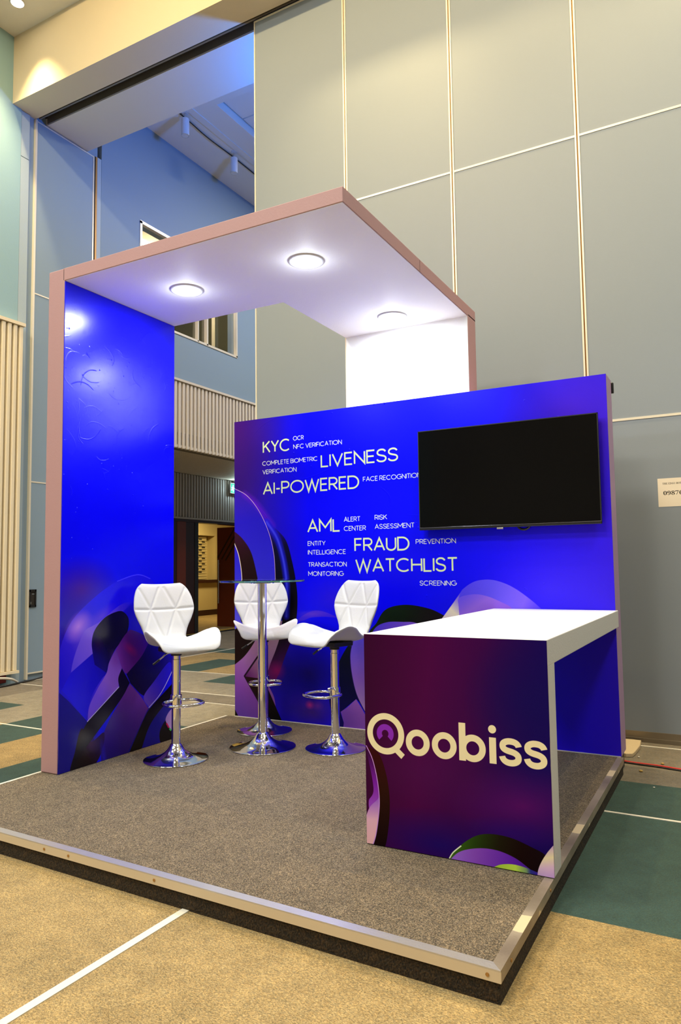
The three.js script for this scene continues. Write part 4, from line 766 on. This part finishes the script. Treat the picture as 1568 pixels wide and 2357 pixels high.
// ───────────────────────── small things in the hall ─────────────────────────
{
  const s = thing('notice_sheet', 'cream paper notice taped to the partition wall right of the display wall', 'paper notice', [0, 0, 0], ROOM_TURN);
  const w = 0.36, h = 0.212;
  const t = canvasPrint(w, h, 900, (g, c) => { g.fillStyle = '#f3e6cf'; g.fillRect(0, 0, c.width, c.height); g.fillStyle = '#2a2622'; const put = (t, f, x, y, w) => { g.save(); g.font = f; g.translate(x, y); g.scale(w / g.measureText(t).width, 1); g.fillText(t, 0, 0); g.restore(); }; put('THE EDGE HOTEL', 'bold 46px serif', 82, 116, 376); g.fillStyle = '#141210'; put('09876', 'bold 104px serif', 88, 312, 336); });
  const g = new THREE.BoxGeometry(w, h, 0.0008); g.translate(3.186 + w / 2, 1.839, -1.0023);
  mesh('paper', g, std({ map: t, roughness: 0.9 }), s);
}
{
  const s = thing('wall_socket_box', 'recessed black service box on the blue reveal panel', 'wall box');
  const x = XWALL;
  mesh('frame', merge([bx(x, x + 0.012, 1.065, 1.093, -1.135, -0.95 - 0.085), bx(x, x + 0.012, 0.88, 0.905, -1.135, -1.035), bx(x, x + 0.012, 0.88, 1.093, -1.135, -1.118), bx(x, x + 0.012, 0.88, 1.093, -1.052, -1.035)]), M.black, s);
  mesh('back_plate', bx(x, x + 0.003, 0.9, 1.07, -1.12, -1.05), M.gap, s); mesh('label_plate', bx(x + 0.003, x + 0.006, 1.03, 1.045, -1.11, -1.075), M.steel, s); mesh('latch', bx(x + 0.003, x + 0.01, 0.915, 0.945, -1.065, -1.055), M.steel, s);
}
tag(mesh('floor_cable', tube([[-3.77, 0.012, 0.4], [-3.74, 0.012, -0.2], [-3.72, 0.012, -0.62], [-3.77, 0.014, -0.9], [-3.79, 0.02, -1.1], [-3.80, 0.06, -1.4]], 0.010, 50), M.black), 'black cable on the floor along the left wall under the cream slats', 'cable');
tag(mesh('cable_conduit', tube([[-3.76, 0.11, -0.35], [-3.75, 0.10, -0.6], [-3.76, 0.07, -0.75], [-3.80, 0.02, -0.86]], 0.014, 40), M.strip), 'pale bent conduit under the bottom rail of the cream slats', 'conduit');
tag(mesh('extinguisher_box', bx(XWALL + 0.001, XWALL + 0.04, 0.03, 0.12, -0.72, -0.25, 0.008), std({ color: lin(0.16, 0.01, 0.01), roughness: 0.6 })), 'dark red box on the wall below the cream slats', 'box');
tag(mesh('red_cable', tube([[2.9, 0.008, -0.33], [2.995, 0.008, -0.291], [3.08, 0.008, -0.28], [3.174, 0.008, -0.273], [3.319, 0.008, -0.242], [3.7, 0.008, -0.2], [4.6, 0.008, -0.15]], 0.0065, 80), M.redCable), 'thin red cable on the dark carpet beside the display wall', 'cable');
tag(mesh('black_cable', tube([[2.9, 0.006, -0.30], [2.995, 0.006, -0.275], [3.08, 0.006, -0.262], [3.174, 0.006, -0.252], [3.319, 0.006, -0.222], [3.7, 0.006, -0.18], [4.6, 0.006, -0.13]], 0.005, 80), M.black), 'thin black cable twisted alongside the red cable', 'cable');
{ // torn board scrap behind the wall end
  const s = new THREE.Shape(); [[2.86, 0.86], [2.93, 0.875], [2.995, 0.868], [2.998, 0.80], [3.004, 0.72], [3.0, 0.62], [2.994, 0.52], [2.985, 0.45], [2.95, 0.435], [2.86, 0.46]].forEach(([x, z], i) => (i ? s.lineTo(x + 0.02, z) : s.moveTo(x, z)));
  const g = new THREE.ExtrudeGeometry(s, { depth: 0.02, bevelEnabled: true, bevelSize: 0.003, bevelThickness: 0.003, bevelSegments: 1 }); g.rotateX(-Math.PI / 2); g.translate(0, 0.004, 0); const n = g.index ? g.toNonIndexed() : g;
  tag(mesh('board_scrap', metricUV(n), M.cardboard), 'torn cream board scrap on the floor behind the display wall end', 'scrap');
}
[[3.098, -0.103, 0.011], [3.204, -0.345, 0.010], [3.046, -0.461, 0.007], [3.204, 0.218, 0.006]].forEach(([x, z, r], i) => {
  const g = new THREE.IcosahedronGeometry(r, 1); g.scale(1.1, 0.7, 0.9); g.translate(x, r * 0.65, z);
  tag(mesh('crumb', metricUV(g), i < 2 ? M.crumb : M.strip), ['tan crumb on the dark carpet in front of the red cable', 'tan crumb on the dark carpet behind the red cable', 'pale chip on the carpet beside the torn board', 'pale speck on the green carpet near the platform side'][i], 'debris', 'crumbs on the carpet');
});

scene.traverse((o) => { if (o.isMesh) { o.castShadow = true; o.receiveShadow = true; } });
renderer.render(scene, camera);
